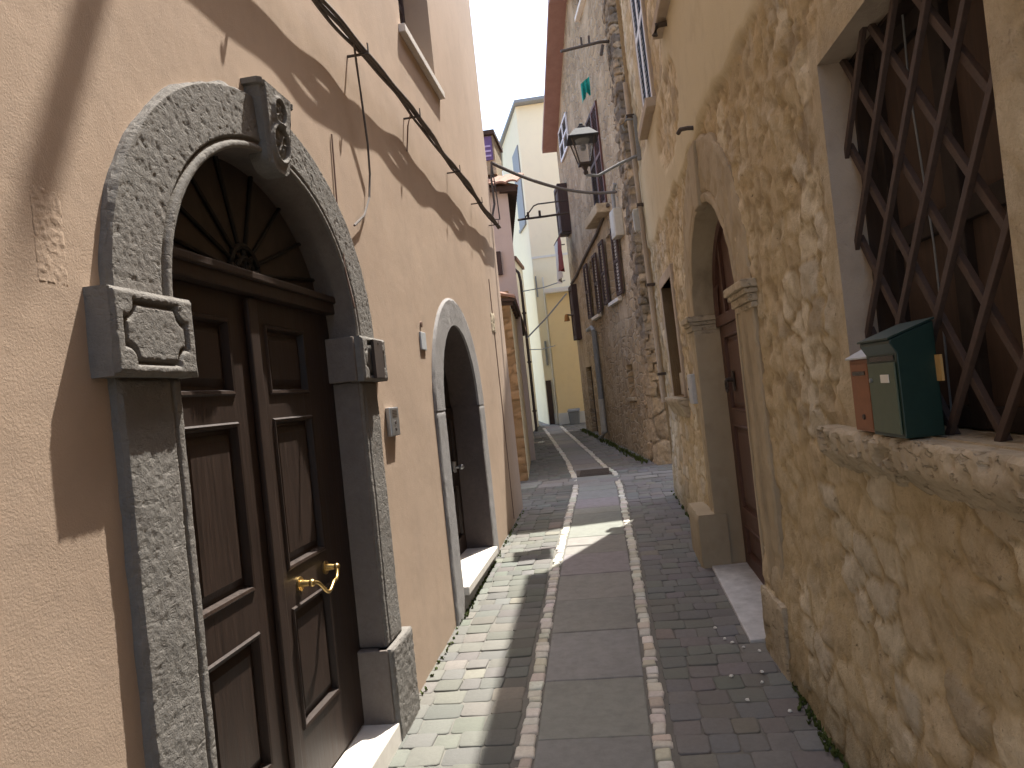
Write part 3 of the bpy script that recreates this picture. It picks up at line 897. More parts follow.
for i in range(25):
    u = i / 24
    hp.append(FL(DD - 0.055 - 0.02 * math.sin(u * math.pi), 2.86 + 0.27 * u, 1.01 - 0.055 * math.sin(u * math.pi) + 0.012 * math.sin(u * 4 * math.pi)))
hb.tube(hp, 0.0075, 10)
hb.build('handle', M['brass'], l2, smooth=True)
MB().box(FL, DD - 0.045, DD + 0.05, 1.93, 3.47, 2.112, 2.175).box(FL, DD - 0.06, DD + 0.02, 1.93, 3.47, 2.16, 2.19).build('transom', M['door'], pink, bevel=0.006)
fp = [(2.70 + 0.78 * math.cos(math.pi * i / 40), 2.185 + 0.46 * math.sin(math.pi * i / 40)) for i in range(41)]
fo = MB().prism(FL, fp, DD + 0.026, DD + 0.05).build('fanlight', M['fanwood'], pink)
sp = MB()
hub = (2.70, 2.19)
for k in range(8):
    th = math.pi * (k + 0.5) / 8
    e = (2.70 + 0.75 * math.cos(th), 2.19 + 0.45 * math.sin(th))
    sp.tube([FL(DD + 0.018, hub[0] + 0.11 * math.cos(th), hub[1] + 0.10 * math.sin(th)), FL(DD + 0.018, *e)], 0.0085, 6)
for rr_ in (0.115, 0.07):
    sp.tube([FL(DD + 0.014, hub[0] + rr_ * math.cos(math.pi * i / 20), hub[1] + rr_ * math.sin(math.pi * i / 20)) for i in range(21)], 0.012, 6)
for k in range(5):
    th = math.pi * (k + 0.5) / 5
    sp.tube([FL(DD + 0.014, hub[0], hub[1]), FL(DD + 0.014, hub[0] + 0.10 * math.cos(th), hub[1] + 0.10 * math.sin(th))], 0.009, 6)
sp.build('spokes', M['blackiron'], fo, smooth=True)

# --- small doorway
s2 = arch_band(FL, 5.90, 0.68, 0.64, 0.95, 0.85, 1.60, -0.018, 0.02, 80, 14, 0.0018, 14, 31, 0.003, back_inner=0.0)
s2o = s2.build('door_surround', M['cement'], pink, smooth=True)
rough_slab(FL, 4.95, 5.222, 0.12, 1.602, -0.018, 0.02, None, 0.02, 0.002, 12, 32, 0.003).build('jamb', M['cement'], s2o, smooth=True)
rough_slab(FL, 6.578, 6.85, 0.12, 1.602, -0.018, 0.02, None, 0.02, 0.002, 12, 33, 0.003).build('jamb', M['cement'], s2o, smooth=True)
soffit(FL, 5.90, 0.682, 0.642, 1.60, 0.001, 0.27).build('soffit', M['shaderev'], s2o, smooth=True)
MB().box(FL, -0.012, 0.27, 6.576, 6.62, 0.36, 1.602).build('reveal_stone', M['shaderev'], s2o)
MB().box(FL, -0.012, 0.27, 5.18, 5.224, 0.36, 1.602).build('reveal_stone', M['shaderev'], s2o)
rough_slab(FL, 5.222, 6.578, 0.10, 0.31, -0.014, 0.3, None, 0.03, 0.003, 12, 36, 0.003).build('step_riser', M['cement'], pink, smooth=True)
MB().box(FL, -0.05, 0.32, 5.225, 6.575, 0.312, 0.372).build('threshold', M['marble'], pink, bevel=0.008)
dd = panel_leaf(FL, 5.225, 6.575, 0.375, 1.60, 0.22, [(5.32, 5.82, 0.5, 0.95), (5.32, 5.82, 1.05, 1.52), (5.98, 6.48, 0.5, 0.95), (5.98, 6.48, 1.05, 1.52)]).build('door', M['door'], pink)
fp2 = [(5.90 + 0.68 * math.cos(math.pi * i / 30), 1.603 + 0.63 * math.sin(math.pi * i / 30)) for i in range(31)]
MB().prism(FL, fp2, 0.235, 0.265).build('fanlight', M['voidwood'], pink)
hb = MB()
hb.tube([FL(0.22, 6.36, 1.10), FL(0.16, 6.36, 1.10)], 0.012, 8)
hb.ball(FL(0.15, 6.36, 1.10), 0.024)
hb.tube([FL(0.22, 6.36, 1.06), FL(0.215, 6.36, 1.15)], 0.025, 8)
hb.build('handle', M['steel'], dd, smooth=True)
# relief patches and scars of the plaster, corner bead at the end of the wall
rough_slab(FL, 1.47, 1.585, 1.985, 2.215, -0.0004, 0.01, lambda S, Z: 0.010 * (1 - smooth(0, 0.012, np.minimum(np.minimum(S - 1.47, 1.585 - S), np.minimum(Z - 1.985, 2.215 - Z)))) * 0 , 0.004, 0.0014, 90, 41, 0.004).build('scraped_patch', M['pink'], pink, smooth=True)
MB().tube([FL(0.0, 8.05, 0.36), FL(0.0, 8.05, 2.9)], 0.008, 6).build('plaster_joint', M['wire'], pink)
rough_slab(FL, 7.90, 8.17, 2.32, 2.55, -0.006, 0.01, None, 0.02, 0.005, 30, 43, 0.006).build('exposed_stone', M['sill'], pink, smooth=True)
# roof far above the frame
rf = MB()
rf.prism(lambda d, s, z: FL(s, d, z), [(-0.25, 11.5), (4.2, 12.9), (4.2, 13.05), (-0.25, 11.62)], -3.1, END + 0.1)
rf.build('roof', M['tile'], pink)

# --- fittings on the pink wall
bell = thing('doorbell', 'small steel doorbell panel on the pink wall beside the big doorway', 'doorbell', FL(0, 3.92, 1.5))
MB().box(FL, -0.028, 0.0, 3.855, 4.01, 1.505, 1.655).build('plate', M['steel'], bell, bevel=0.006)
for z_ in (1.54, 1.575):
    MB().tube([FL(-0.028, 3.93, z_), FL(-0.033, 3.93, z_)], 0.009, 10).build('button', M['iron'], bell)
bb = MB()
for k in range(5):
    bb.box(FL, -0.0295, -0.0285, 3.89, 3.975, 1.605 + k * 0.008, 1.608 + k * 0.008)
bb.build('speaker_slots', M['iron'], bell)
npl = thing('notch_stand_in_plate', 'added dark brown plate standing in for a dark notch in the right capital', 'plate', FL(-0.075, 3.55, 1.82))
MB().box(FL, -0.078, -0.062, 3.53, 3.67, 1.80, 1.985).build('plate', M['dark_wood'], npl, bevel=0.003)  # made-up plate and screw in place of a dark, shadowed notch
MB().tube([FL(-0.081, 3.60, 1.97), FL(-0.077, 3.60, 1.97)], 0.006, 8).build('screw', M['iron'], npl)
tile_ = thing('house_number_tile', 'little pale enamel tile on the pink wall left of the small arched door', 'tile', FL(0, 4.82, 2.02))
MB().box(FL, -0.012, 0.0, 4.755, 4.885, 2.00, 2.115).build('plate', M['blueplate'], tile_, bevel=0.004)
MB().tube([FL(-0.012, 4.82, 2.165), FL(0.0, 4.82, 2.165)], 0.018, 8).build('screw', M['wire'], tile_)
# cable bundle on the wall
def wav(a, b, n, f):
    return [f(a + (b - a) * i / n) for i in range(n + 1)]
cb = thing('cable', 'thick black cable bundle running straight along the pink wall', 'cable', FL(-0.03, 3, 3.6))
def cbz(s_):
    return float(np.interp(s_, [0, 3.28, 4.84, 8.15, 9], [3.40, 3.485, 3.565, 3.585, 3.59])) + 0.010 * math.sin(s_ * 2.9 + 1)
def cbf(off, dz, ph, am):
    return lambda s_: FL(off + am * math.sin(s_ * 4.1 + ph) + 0.5 * am * math.sin(s_ * 9.3 + 2 * ph), s_, cbz(s_) + dz + 0.003 * math.sin(s_ * 7 + ph))
for off, dz, r_, ph, am in ((-0.058, -0.003, 0.0095, 0.0, 0.005), (-0.074, 0.003, 0.011, 1.3, 0.005), (-0.090, 0.000, 0.0095, 2.2, 0.006), (-0.068, 0.006, 0.006, 4.0, 0.007)):
    MB().tube(wav(0.4, 8.84, 150, cbf(off, dz, ph, am)), r_, 8).build('strand', M['cable'], cb, smooth=True)
for s_ in (1.5, 2.7, 3.84, 4.95, 6.3, 7.4, 8.5):
    z_ = cbz(s_)
    MB().box(FL, -0.116, 0.0, s_ - 0.008, s_ + 0.008, z_ - 0.030, z_ - 0.022).box(FL, -0.116, -0.111, s_ - 0.008, s_ + 0.008, z_ - 0.022, z_ + 0.026).build('bracket', M['iron'], cb)
lw = MB()
pts = [(3.74, 3.50), (3.79, 3.42), (3.86, 3.25), (3.93, 3.05), (3.955, 2.9), (3.90, 2.76), (3.78, 2.64), (3.66, 2.58), (3.60, 2.55)]
lw.tube([FL(-0.022 - 0.05 * max(0, 1 - i / 4) , a, z) for i, (a, z) in enumerate(pts)], 0.006, 6)
tag(lw.build('wire', M['cable'], loc=FL(0, 3.8, 2.5), smooth=True), 'thin loose wire looping down from the cable to the big arch', 'wire')
lw = MB()
lw.tube([FL(-0.06, 4.90, 3.55), FL(-0.03, 4.92, 3.48), FL(-0.012, 4.90, 3.31)], 0.005, 6)
tag(lw.build('wire', M['wire'], loc=FL(0, 5, 3.3), smooth=True), 'short wire end hanging below the cable under the high window', 'wire')
lw = MB()
lw.tube([FL(-0.006, 3.45, 2.95), FL(-0.007, 3.42, 2.6), FL(-0.03, 3.37, 2.30), FL(-0.06, 3.36, 2.12)], 0.004, 6)
tag(lw.build('wire', M['wire'], loc=FL(0, 3.4, 2.1), smooth=True), 'straight brown wire dropping down the plaster onto the big arch', 'wire')

MB().box(W, -1.2, 0.14, 4.50, 4.58, 8.76, 8.845).build('unseen_shadow_beam', M['dark_wood'], pink, bevel=0.006)  # unseen beam, added to cast the soft slanting shadow on the wall below

# ================================================================== STONE HOUSE (right)
RE = 8.9
stone = thing('house', 'rough ochre stone house with an arched door and a barred window', 'house', FR(0, 4, gz(4)))
RWIN = (1.665, 2.66, 1.43, 2.63)
RD = dict(s0=4.26, s1=5.90, spring=2.0, rise=0.74)
RW2 = (7.15, 8.05, 1.47, 2.58)
RS1 = (6.85, 7.62, 4.10, 5.75)
RS2 = (5.08, 5.78, 4.27, 5.75)
RTOP = 6.55
# graded grid lines with the openings on grid lines
def lines(a, b, step, must):
    ks = sorted([a, b] + [m for m in must if a < m < b])
    out = [ks[0]]
    for k0, k1 in zip(ks[:-1], ks[1:]):
        n = max(1, round((k1 - k0) / step((k0 + k1) / 2)))
        out += [k0 + (k1 - k0) * i / n for i in range(1, n + 1)]
    return np.array(out)
sv = np.concatenate([lines(-3, 1.0, lambda x: 0.12, []), lines(1.0, 3.6, lambda x: 0.0165, RWIN[:2])[1:], lines(3.6, RE, lambda x: 0.026, [RD['s0'], RD['s1'], RW2[0], RW2[1], RS1[0], RS1[1], RS2[0], RS2[1]])[1:]])
zv = np.concatenate([lines(-0.2, 3.2, lambda x: 0.0185, [RWIN[2], RWIN[3], RW2[2], RW2[3]]), lines(3.2, RTOP, lambda x: 0.04, [RS1[2], RS2[2], RS1[3]])[1:]])
Sg, Zg = np.meshgrid(sv, zv, indexing='ij')
wx = Sg + 0.10 * (fbm(Sg * 4, Zg * 4, 61, 3) - 0.5); wz = Zg + 0.10 * (fbm(Sg * 4, Zg * 4, 67, 3) - 0.5)
f1, f2, r1, r2 = voronoi(wx, wz, 0.23, 0.135, 11)
edge = f2 - f1
body = smooth(0.06, 0.15, edge + 0.10 * (fbm(Sg * 14, Zg * 14, 6, 3) - 0.5))
bury = smooth(0.45, 0.66, fbm(Sg * 2.1, Zg * 2.1, 5, 4))     # mortar smeared over the stones
bury = np.clip(bury * 0.85 + 0.75 * (r2 > 0.74), 0, 1)
# render coat above z = 3.1, with a wavy lower edge and a bare patch of stone
zedge = 3.16 + 0.5 * smooth(3.3, 2.6, Sg) + 0.10 * (fbm(Sg * 1.6, Sg * 0 + 2, 9, 3) - 0.5) * 2 + 0.05 * (fbm(Sg * 7, Zg * 7, 19, 3) - 0.5)
coat = smooth(-0.03, 0.03, Zg - zedge)
bare1 = smooth(0.0, 0.06, 0.55 - np.hypot((Sg - 6.15) / 1.5, (Zg - 3.68) / 0.62) + 0.10 * (fbm(Sg * 3, Zg * 3, 44, 3) - 0.5))
bare2 = smooth(0.0, 0.08, Sg - 6.05 + 0.5 * (fbm(Sg * 2, Zg * 2, 45, 3) - 0.5)) * smooth(0, 0.1, Zg - 3.98)
coat = coat * (1 - np.clip(bare1 + bare2, 0, 1))
# the paler rendered band round the window
wdist = np.maximum(np.maximum(RWIN[0] - Sg, Sg - RWIN[1]), np.maximum(RWIN[2] - Zg, Zg - RWIN[3]))
wband = smooth(0.20, 0.05, wdist + 0.12 * (fbm(Sg * 5, Zg * 5, 99, 3) - 0.5)) * (Zg > 1.36)
hgt = body * (1 - 0.8 * bury) * (1 - 0.75 * smooth(1.1, 1.6, Zg)) * (0.006 + 0.010 * r1) + 0.014 * (fbm(Sg * 9, Zg * 9, 21, 4) - 0.5) + 0.030 * (fbm(Sg * 1.3, Zg * 1.3, 25, 3) - 0.5)
hgt -= 0.010 * smooth(0.60, 0.72, fbm(Sg * 20, Zg * 17, 83, 3)) * (1 - coat)
upper = smooth(1.1, 1.6, Zg)
rg = fbm(Sg * 13, Zg * 15, 131, 4)
hgt += (0.35 + 0.65 * upper) * 0.040 * (rg - 0.5) * (1 - coat)
hgt = hgt * (1 - coat) + coat * (0.026 + 0.012 * (fbm(Sg * 2, Zg * 2, 31, 3) - 0.5))
hgt = hgt * (1 - 0.7 * wband) + wband * 0.010
we = smooth(0.07, 0.025, wdist) * (wdist > -0.05)
hgt = hgt * (1 - we) + 0.010 * we
hgt += 0.05 * smooth(0.9, 0.0, Zg - gz(1) * Sg)              # slight batter at the foot
cA = np.array([0.60, 0.475, 0.285]); cB = np.array([0.50, 0.395, 0.235])
sA = np.array([0.74, 0.65, 0.48]); sB = np.array([0.65, 0.58, 0.45]); sC = np.array([0.62, 0.51, 0.345]); sD = np.array([0.50, 0.42, 0.30])
mort = cA + (cB - cA) * fbm(Sg * 2.6, Zg * 2.6, 51, 4)[..., None]
st = np.where((r1 < 0.35)[..., None], sA, np.where((r1 < 0.6)[..., None], sB, np.where((r1 < 0.85)[..., None], sC, sD)))
st = st * (0.86 + 0.28 * r2)[..., None]
k = (body * (1 - 0.75 * bury))[..., None]
col = mort * (1 - k) + st * k
crack = smooth(0.06, 0.0, edge) * (1 - bury) * 0.42  # stone joints, darkened in colour so the relief still reads in shade
col = col * (1 - crack[..., None])
crev = smooth(0.47, 0.33, rg) * (0.35 + 0.65 * upper) * 0.45
col = col * (1 - crev[..., None]) + np.array([0.22, 0.16, 0.085]) * crev[..., None]
oc = np.array([0.63, 0.55, 0.38]); oc2 = np.array([0.56, 0.485, 0.33])
occ = oc + (oc2 - oc) * fbm(Sg * 1.2, Zg * 0.8, 57, 4)[..., None]
col = col * (1 - coat[..., None]) + occ * coat[..., None]
wb = np.array([0.54, 0.45, 0.31])
col = col * (1 - 0.7 * wband[..., None]) + wb * 0.7 * wband[..., None]
damp = smooth(0.35, 0.0, Zg - gz(1) * Sg + 0.25 * (fbm(Sg * 3, Zg * 2, 71, 3) - 0.5))
col = col * (1 - 0.45 * damp[..., None]) + np.array([0.10, 0.09, 0.045]) * 0.45 * damp[..., None]
mask = np.ones((len(sv) - 1, len(zv) - 1), bool)
sm = (sv[:-1] + sv[1:]) / 2; zm = (zv[:-1] + zv[1:]) / 2
SM, ZM = np.meshgrid(sm, zm, indexing='ij')
for q in (RWIN, RW2, RS1, RS2):
    mask &= ~((SM > q[0]) & (SM < q[1]) & (ZM > q[2]) & (ZM < q[3]))
ac, aa = (RD['s0'] + RD['s1']) / 2, (RD['s1'] - RD['s0']) / 2
inarch = (np.abs(SM - ac) < aa) & ((ZM < RD['spring']) | (((SM - ac) / aa) ** 2 + ((ZM - RD['spring']) / RD['rise']) ** 2 < 1.02))
mask &= ~inarch
P = np.stack([0.897 - _cs * hgt - _sn * Sg + lean(Sg, Zg), _cs * Sg - _sn * hgt, Zg], -1)
rw = MB()
rw.grid(P, np.concatenate([col, (1 - 0.92 * coat)[..., None]], -1), mask)
# core behind the face: reveals, gable end, back, top
ctr = (0.30, 0.215, 0.12)
rw.cur = ctr
def quad(a, b, c, d): rw.add([a, b, c, d], [(0, 1, 2, 3)])
for q, dep in ((RWIN, 0.0), (RW2, 0.14), (RS1, 0.16), (RS2, 0.16)):
    l = [(q[0], q[2]), (q[1], q[2]), (q[1], q[3]), (q[0], q[3])]
    if dep:
        rw.add([FR(-0.02, a, z) for a, z in l] + [FR(dep, a, z) for a, z in l], [(i, (i + 1) % 4, 4 + (i + 1) % 4, 4 + i) for i in range(4)])
rw.cur = (0.44, 0.35, 0.23)
quad(FR(-0.04, RE, -0.2), FR(4, RE, -0.2), FR(4, RE, RTOP), FR(-0.04, RE, RTOP))
quad(FR(-0.04, -3, -0.2), FR(4, -3, -0.2), FR(4, -3, RTOP), FR(-0.04, -3, RTOP))
quad(FR(4, -3, -0.2), FR(4, RE, -0.2), FR(4, RE, RTOP), FR(4, -3, RTOP))
rw.build('wall', M['rubble'], stone, smooth=True)
# roof with overhang (shades the lane)
rf = MB()
rf.prism(lambda d, s, z: FR(s, d, z), [(-0.13, 6.50), (4.3, 7.7), (4.3, 7.80), (-0.13, 6.58)], -3.2, RE + 0.05)
rf.build('roof', M['tile'], stone)

# --- barred window
rv = MB()
for l in ([(RWIN[1], RWIN[2]), (RWIN[1], RWIN[3])], [(RWIN[1], RWIN[3]), (RWIN[0], RWIN[3])], [(RWIN[0], RWIN[3]), (RWIN[0], RWIN[2])]):
    (a0, b0), (a1, b1) = l
    n = 24
    Pq = np.zeros((n + 1, 9, 3))
    for i in range(n + 1):
        for j in range(9):
            a = a0 + (a1 - a0) * i / n; b = b0 + (b1 - b0) * i / n
            wob = 0.016 * (j / 8) * (float(fbm(i * 0.4 + a0 * 7, j * 0.5, 13, 3)) - 0.5)
            Pq[i, j] = FR(-0.010 + 0.28 * j / 8, a + (wob if a0 == a1 else 0), b + (wob if b0 == b1 else 0))
    rv.grid(Pq)
wi = rv.build('window', M['reveal'], stone, smooth=True)
def sill_h(S, Z):
    return -0.022 * smooth(0.56, 0.66, fbm(S * 16, Z * 14, 191, 3)) * fbm(S * 3, Z * 3, 192, 2) * 1.6 + 0.016 * (fbm(S * 7, Z * 9, 3, 4) - 0.5) - 0.03 * smooth(0.6, 0.75, fbm(S * 6 + 4, Z * 8, 93, 3)) - 0.06 * smooth(0.08, 0.0, Z - 1.27)
sb = rough_slab(FR, 1.2, 2.90, 1.27, 1.425, -0.078, 0.3, sill_h, 0.011, 0.008, 22, 51, 0.01)
sb.build('sill', M['sill'], wi, smooth=True)
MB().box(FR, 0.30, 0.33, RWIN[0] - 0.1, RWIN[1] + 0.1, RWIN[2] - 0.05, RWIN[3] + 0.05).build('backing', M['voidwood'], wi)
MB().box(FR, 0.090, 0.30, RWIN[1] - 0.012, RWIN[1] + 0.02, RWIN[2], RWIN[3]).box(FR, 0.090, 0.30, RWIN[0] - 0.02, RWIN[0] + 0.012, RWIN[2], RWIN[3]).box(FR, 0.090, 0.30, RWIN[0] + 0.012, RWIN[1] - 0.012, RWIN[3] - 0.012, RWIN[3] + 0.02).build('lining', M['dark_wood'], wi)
fm = MB()
for a, b in ((RWIN[0], RWIN[0] + 0.07), (RWIN[1] - 0.07, RWIN[1]), (2.15, 2.23)):
    fm.box(FR, 0.14, 0.20, a, b, RWIN[2], RWIN[3])
for z_ in (RWIN[2], 1.98, RWIN[3] - 0.07):
    fm.box(FR, 0.143, 0.197, RWIN[0] + 0.07, RWIN[1] - 0.07, z_, z_ + 0.06)
fm.build('frame', M['voidwood'], wi, bevel=0.004)
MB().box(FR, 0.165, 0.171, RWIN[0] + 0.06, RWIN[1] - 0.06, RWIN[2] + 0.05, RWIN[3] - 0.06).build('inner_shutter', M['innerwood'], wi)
# lattice: nodes at (2.21, 2.35) with half pitches 0.125 x 0.155
gr = MB()
SL = 0.152 / 0.1225
def clip_line(c, sgn):
    """z = c + sgn*SL*s clipped to the opening"""
    a0, a1, z0, z1 = RWIN[0] - 0.01, RWIN[1] + 0.012, RWIN[2] - 0.01, RWIN[3] + 0.01
    pts = []
    for a in (a0, a1):
        z_ = c + sgn * SL * a
        if z0 <= z_ <= z1: pts.append((a, z_))
    for z_ in (z0, z1):
        a = (z_ - c) / (sgn * SL)
        if a0 < a < a1: pts.append((a, z_))
    pts.sort()
    return (pts[0], pts[-1]) if len(pts) >= 2 else None
def flatbar(p, q, d0, d1, w_):
    dx, dz = q[0] - p[0], q[1] - p[1]; L = math.hypot(dx, dz)
    if L < 0.03: return
    nx, nz_2 = -dz / L * w_, dx / L * w_
    gr.hexa([FR(d0, p[0] - nx, p[1] - nz_2), FR(d0, q[0] - nx, q[1] - nz_2), FR(d0, q[0] + nx, q[1] + nz_2), FR(d0, p[0] + nx, p[1] + nz_2),
             FR(d1, p[0] - nx, p[1] - nz_2), FR(d1, q[0] - nx, q[1] - nz_2), FR(d1, q[0] + nx, q[1] + nz_2), FR(d1, p[0] + nx, p[1] + nz_2)])
for kx in range(-16, 17):
    for sgn, d0, d1 in ((-1, 0.045, 0.060), (1, 0.061, 0.078)):
        c = 2.335 - sgn * SL * 2.165 + kx * 2 * 0.152
        r_ = clip_line(c, sgn)
        if r_: flatbar(r_[0], r_[1], d0, d1, 0.0112)
go = gr.build('window_grille', M['rust'], wi, bevel=0.002)
lw = MB()
lw.tube([FR(0.13, 2.33, 2.63), FR(0.13, 2.34, 2.4), FR(0.125, 2.31, 2.2), FR(0.13, 2.30, 1.95), FR(0.13, 2.30, 1.75), FR(0.13, 2.31, 1.45)], 0.003, 6)
tag(lw.build('wire', M['greymetal'], loc=FR(0.13, 2.3, 1.45), smooth=True), 'thin grey wire hanging behind the rusty lattice of the window', 'wire')

# --- letter boxes on the sill, in front of the lattice
gb = thing('letterbox', 'dark green metal letterbox with a white name slip on the window sill', 'letterbox', FR(-0.03, 2.21, 1.43))
prof = [(-0.075, 1.430), (-0.075, 1.655), (-0.090, 1.682), (-0.089, 1.692), (0.024, 1.730), (0.024, 1.430)]
b_ = MB()
n = len(prof)
b_.add([FR(d_, 2.12, z_) for d_, z_ in prof] + [FR(d_, 2.335, z_) for d_, z_ in prof], [tuple(range(n)), tuple(range(2 * n - 1, n - 1, -1))] + [(i, (i + 1) % n, n + (i + 1) % n, n + i) for i in range(n)])
b_.build('body', M['green'], gb, bevel=0.003)
b_ = MB()
b_.hexa([FR(-0.095, 2.117, 1.692), FR(0.027, 2.117, 1.733), FR(0.027, 2.341, 1.733), FR(-0.095, 2.339, 1.692), FR(-0.095, 2.117, 1.697), FR(0.027, 2.117, 1.738), FR(0.027, 2.341, 1.738), FR(-0.095, 2.339, 1.697)])
b_.build('lid', M['green'], gb)
fo_ = MB().box(FR, -0.081, -0.0755, 2.132, 2.318, 1.44, 1.632).build('door', M['greenface'], gb, bevel=0.003)
MB().box(FR, -0.0835, -0.0815, 2.17, 2.225, 1.578, 1.600).build('name_slip', M['paper'], fo_)
MB().tube([FR(-0.081, 2.295, 1.585), FR(-0.087, 2.295, 1.585)], 0.006, 8).build('lock', M['steel'], fo_)
MB().box(FR, -0.0775, -0.0753, 2.14, 2.305, 1.637, 1.650).build('slot', M['dark'], gb)
tb = thing('letterbox', 'terracotta coloured letterbox standing behind the green one on the sill', 'letterbox', FR(-0.02, 2.45, 1.43))
MB().box(FR, -0.060, 0.022, 2.355, 2.525, 1.430, 1.648).build('body', M['terracotta'], tb, bevel=0.004)
b_ = MB()
b_.hexa([FR(-0.070, 2.350, 1.648), FR(0.024, 2.350, 1.690), FR(0.024, 2.531, 1.690), FR(-0.070, 2.531, 1.648), FR(-0.070, 2.350, 1.654), FR(0.024, 2.350, 1.697), FR(0.024, 2.531, 1.697), FR(-0.070, 2.531, 1.654)])
b_.build('lid', M['blueplate'], tb, bevel=0.002)
MB().box(FR, -0.064, -0.0605, 2.37, 2.512, 1.44, 1.634).build('door', M['terracotta'], tb, bevel=0.003)
MB().box(FR, -0.0665, -0.0645, 2.39, 2.49, 1.60, 1.612).build('slot', M['dark'], tb)
MB().tube([FR(-0.064, 2.43, 1.475), FR(-0.069, 2.43, 1.475)], 0.008, 8).build('lock', M['iron'], tb)
MB_t = MB().box(FR, 0.018, 0.024, 2.09, 2.16, 1.572, 1.640)
tag(MB_t.build('card', M['yellowtag'], loc=FR(0.02, 2.12, 1.572)), 'small yellowed card stuck on the lattice beside the green letterbox', 'card')

# --- arched doorway
ds = arch_band(FR, ac, aa, RD['rise'], aa + 0.36, RD['rise'] + 0.40, 2.0, -0.024, 0.04, 110, 26, 0.008, 10, 61, 0.03, rim=0.05, back_inner=0.18)
dso = ds.build('door_surround', M['surround'], stone, smooth=True)
def pil_h(s_in):
    def f(S, Z):
        x = np.abs(S - s_in)
        return 0.010 * smooth(0.10, 0.11, x) * smooth(0.2, 0.19, x) - 0.010 * np.exp(-((x - 0.055) / 0.008) ** 2) + 0.008 * (fbm(S * 4, Z * 4, 63, 3) - 0.5)
    return f
rough_slab(FR, 3.90, 4.262, 0.50, 1.985, -0.026, 0.04, pil_h(4.262), 0.012, 0.004, 14, 64, 0.008).build('pilaster', M['surround'], dso, smooth=True)
rough_slab(FR, 5.898, 6.22, 0.60, 1.985, -0.026, 0.04, pil_h(5.898), 0.014, 0.004, 14, 65, 0.008).build('pilaster', M['surround'], dso, smooth=True)
for a0, a1 in ((4.245, 4.27), (5.89, 5.915)):
    MB().box(FR, -0.036, 0.18, a0, a1, 0.14, 1.99).build('reveal_stone', M['surround'], dso, bevel=0.005)
def impost(s0, s1):
    m = MB()
    for d_, e_, z0, z1 in ((-0.036, 0.0, 1.955, 1.985), (-0.050, 0.006, 1.986, 2.025), (-0.064, 0.016, 2.026, 2.052), (-0.080, 0.028, 2.053, 2.095)):
        m.box(FR, d_, 0.17, s0 - e_, s1 + e_, z0, z1)
    return m
impost(3.87, 4.272).build('impost', M['sill'], dso, bevel=0.006)
impost(5.888, 6.22).build('impost', M['sill'], dso, bevel=0.006)
rough_slab(FR, 3.84, 4.275, 0.05, 0.50, -0.065, 0.05, None, 0.02, 0.012, 9, 66, 0.018).build('plinth', M['sill'], dso, smooth=True)
rough_slab(FR, 5.87, 6.50, 0.15, 0.615, -0.17, 0.05, None, 0.025, 0.006, 6, 67, 0.012).build('plinth', M['surround'], dso, smooth=True)
k_ = MB().prism(FR, [(4.99, 2.72), (5.17, 2.72), (5.23, 3.12), (4.93, 3.12)], -0.045, 0.02)
k_.build('keystone', M['surround'], dso, bevel=0.01)
pn = [(4.42, 4.98, 0.32, 0.55), (4.42, 4.98, 0.66, 1.28), (4.42, 4.98, 1.38, 1.92), (5.18, 5.74, 0.32, 0.55), (5.18, 5.74, 0.66, 1.28), (5.18, 5.74, 1.38, 1.92)]
dr = panel_leaf(FR, 4.265, 5.895, 0.20, 1.99, 0.155, pn).build('door', M['door_r'], stone)
MB().box(FR, 0.135, 0.154, 5.05, 5.11, 0.21, 1.985).build('meeting_strip', M['door_r'], dr, bevel=0.005)
kn = MB()
kn.tube([FR(0.155, 5.55, 1.60), FR(0.11, 5.55, 1.60)], 0.018, 10)
kn.tube([FR(0.105, 5.55 + 0.04 * math.sin(i / 14 * 2 * math.pi), 1.56 + 0.045 * math.cos(i / 14 * 2 * math.pi)) for i in range(15)], 0.008, 6)
kn.box(FR, 0.148, 0.156, 5.52, 5.58, 1.52, 1.66)
kn.build('knocker', M['iron'], dr, smooth=True)
MB().box(FR, 0.13, 0.2, 4.265, 5.895, 1.992, 2.07).build('transom', M['door_r'], stone, bevel=0.008)
lun = [(ac + 0.81 * math.cos(math.pi * i / 36), 2.06 + 0.67 * math.sin(math.pi * i / 36)) for i in range(37)]
lo_ = MB().prism(FR, lun, 0.165, 0.195).build('lunette', M['door_r'], stone)
lm = MB()
for a in (4.62, 5.08, 5.54):
    hh_ = 0.66 * math.sqrt(max(0, 1 - ((a - ac) / 0.81) ** 2))
    lm.box(FR, 0.145, 0.166, a - 0.03, a + 0.03, 2.07, 2.06 + hh_)
lm.tube([FR(0.155, ac + 0.78 * math.cos(math.pi * i / 36), 2.06 + 0.64 * math.sin(math.pi * i / 36)) for i in range(37)], 0.03, 6)
lm.build('mouldings', M['door_r'], lo_)
stp = MB()
stp.hexa([FR(-0.13, 4.36, 0.0), FR(0.17, 4.36, 0.0), FR(0.17, 5.87, 0.0), FR(-0.10, 5.87, 0.0), FR(-0.13, 4.36, 0.182), FR(0.17, 4.36, 0.187), FR(0.17, 5.87, 0.245), FR(-0.10, 5.87, 0.240)])
stp.build('step', M['step'], stone, bevel=0.010)
# iron hook above the arch
hk = MB()
hk.tube([FR(0.0, 4.95, 3.20), FR(-0.06, 4.96, 3.21), FR(-0.10, 5.0, 3.22), FR(-0.11, 5.04, 3.21)], 0.014, 8)
tag(hk.build('hook', M['iron'], loc=FR(0, 4.95, 3.1), smooth=True), 'short dark iron hook sticking out above the right arched door', 'hook')
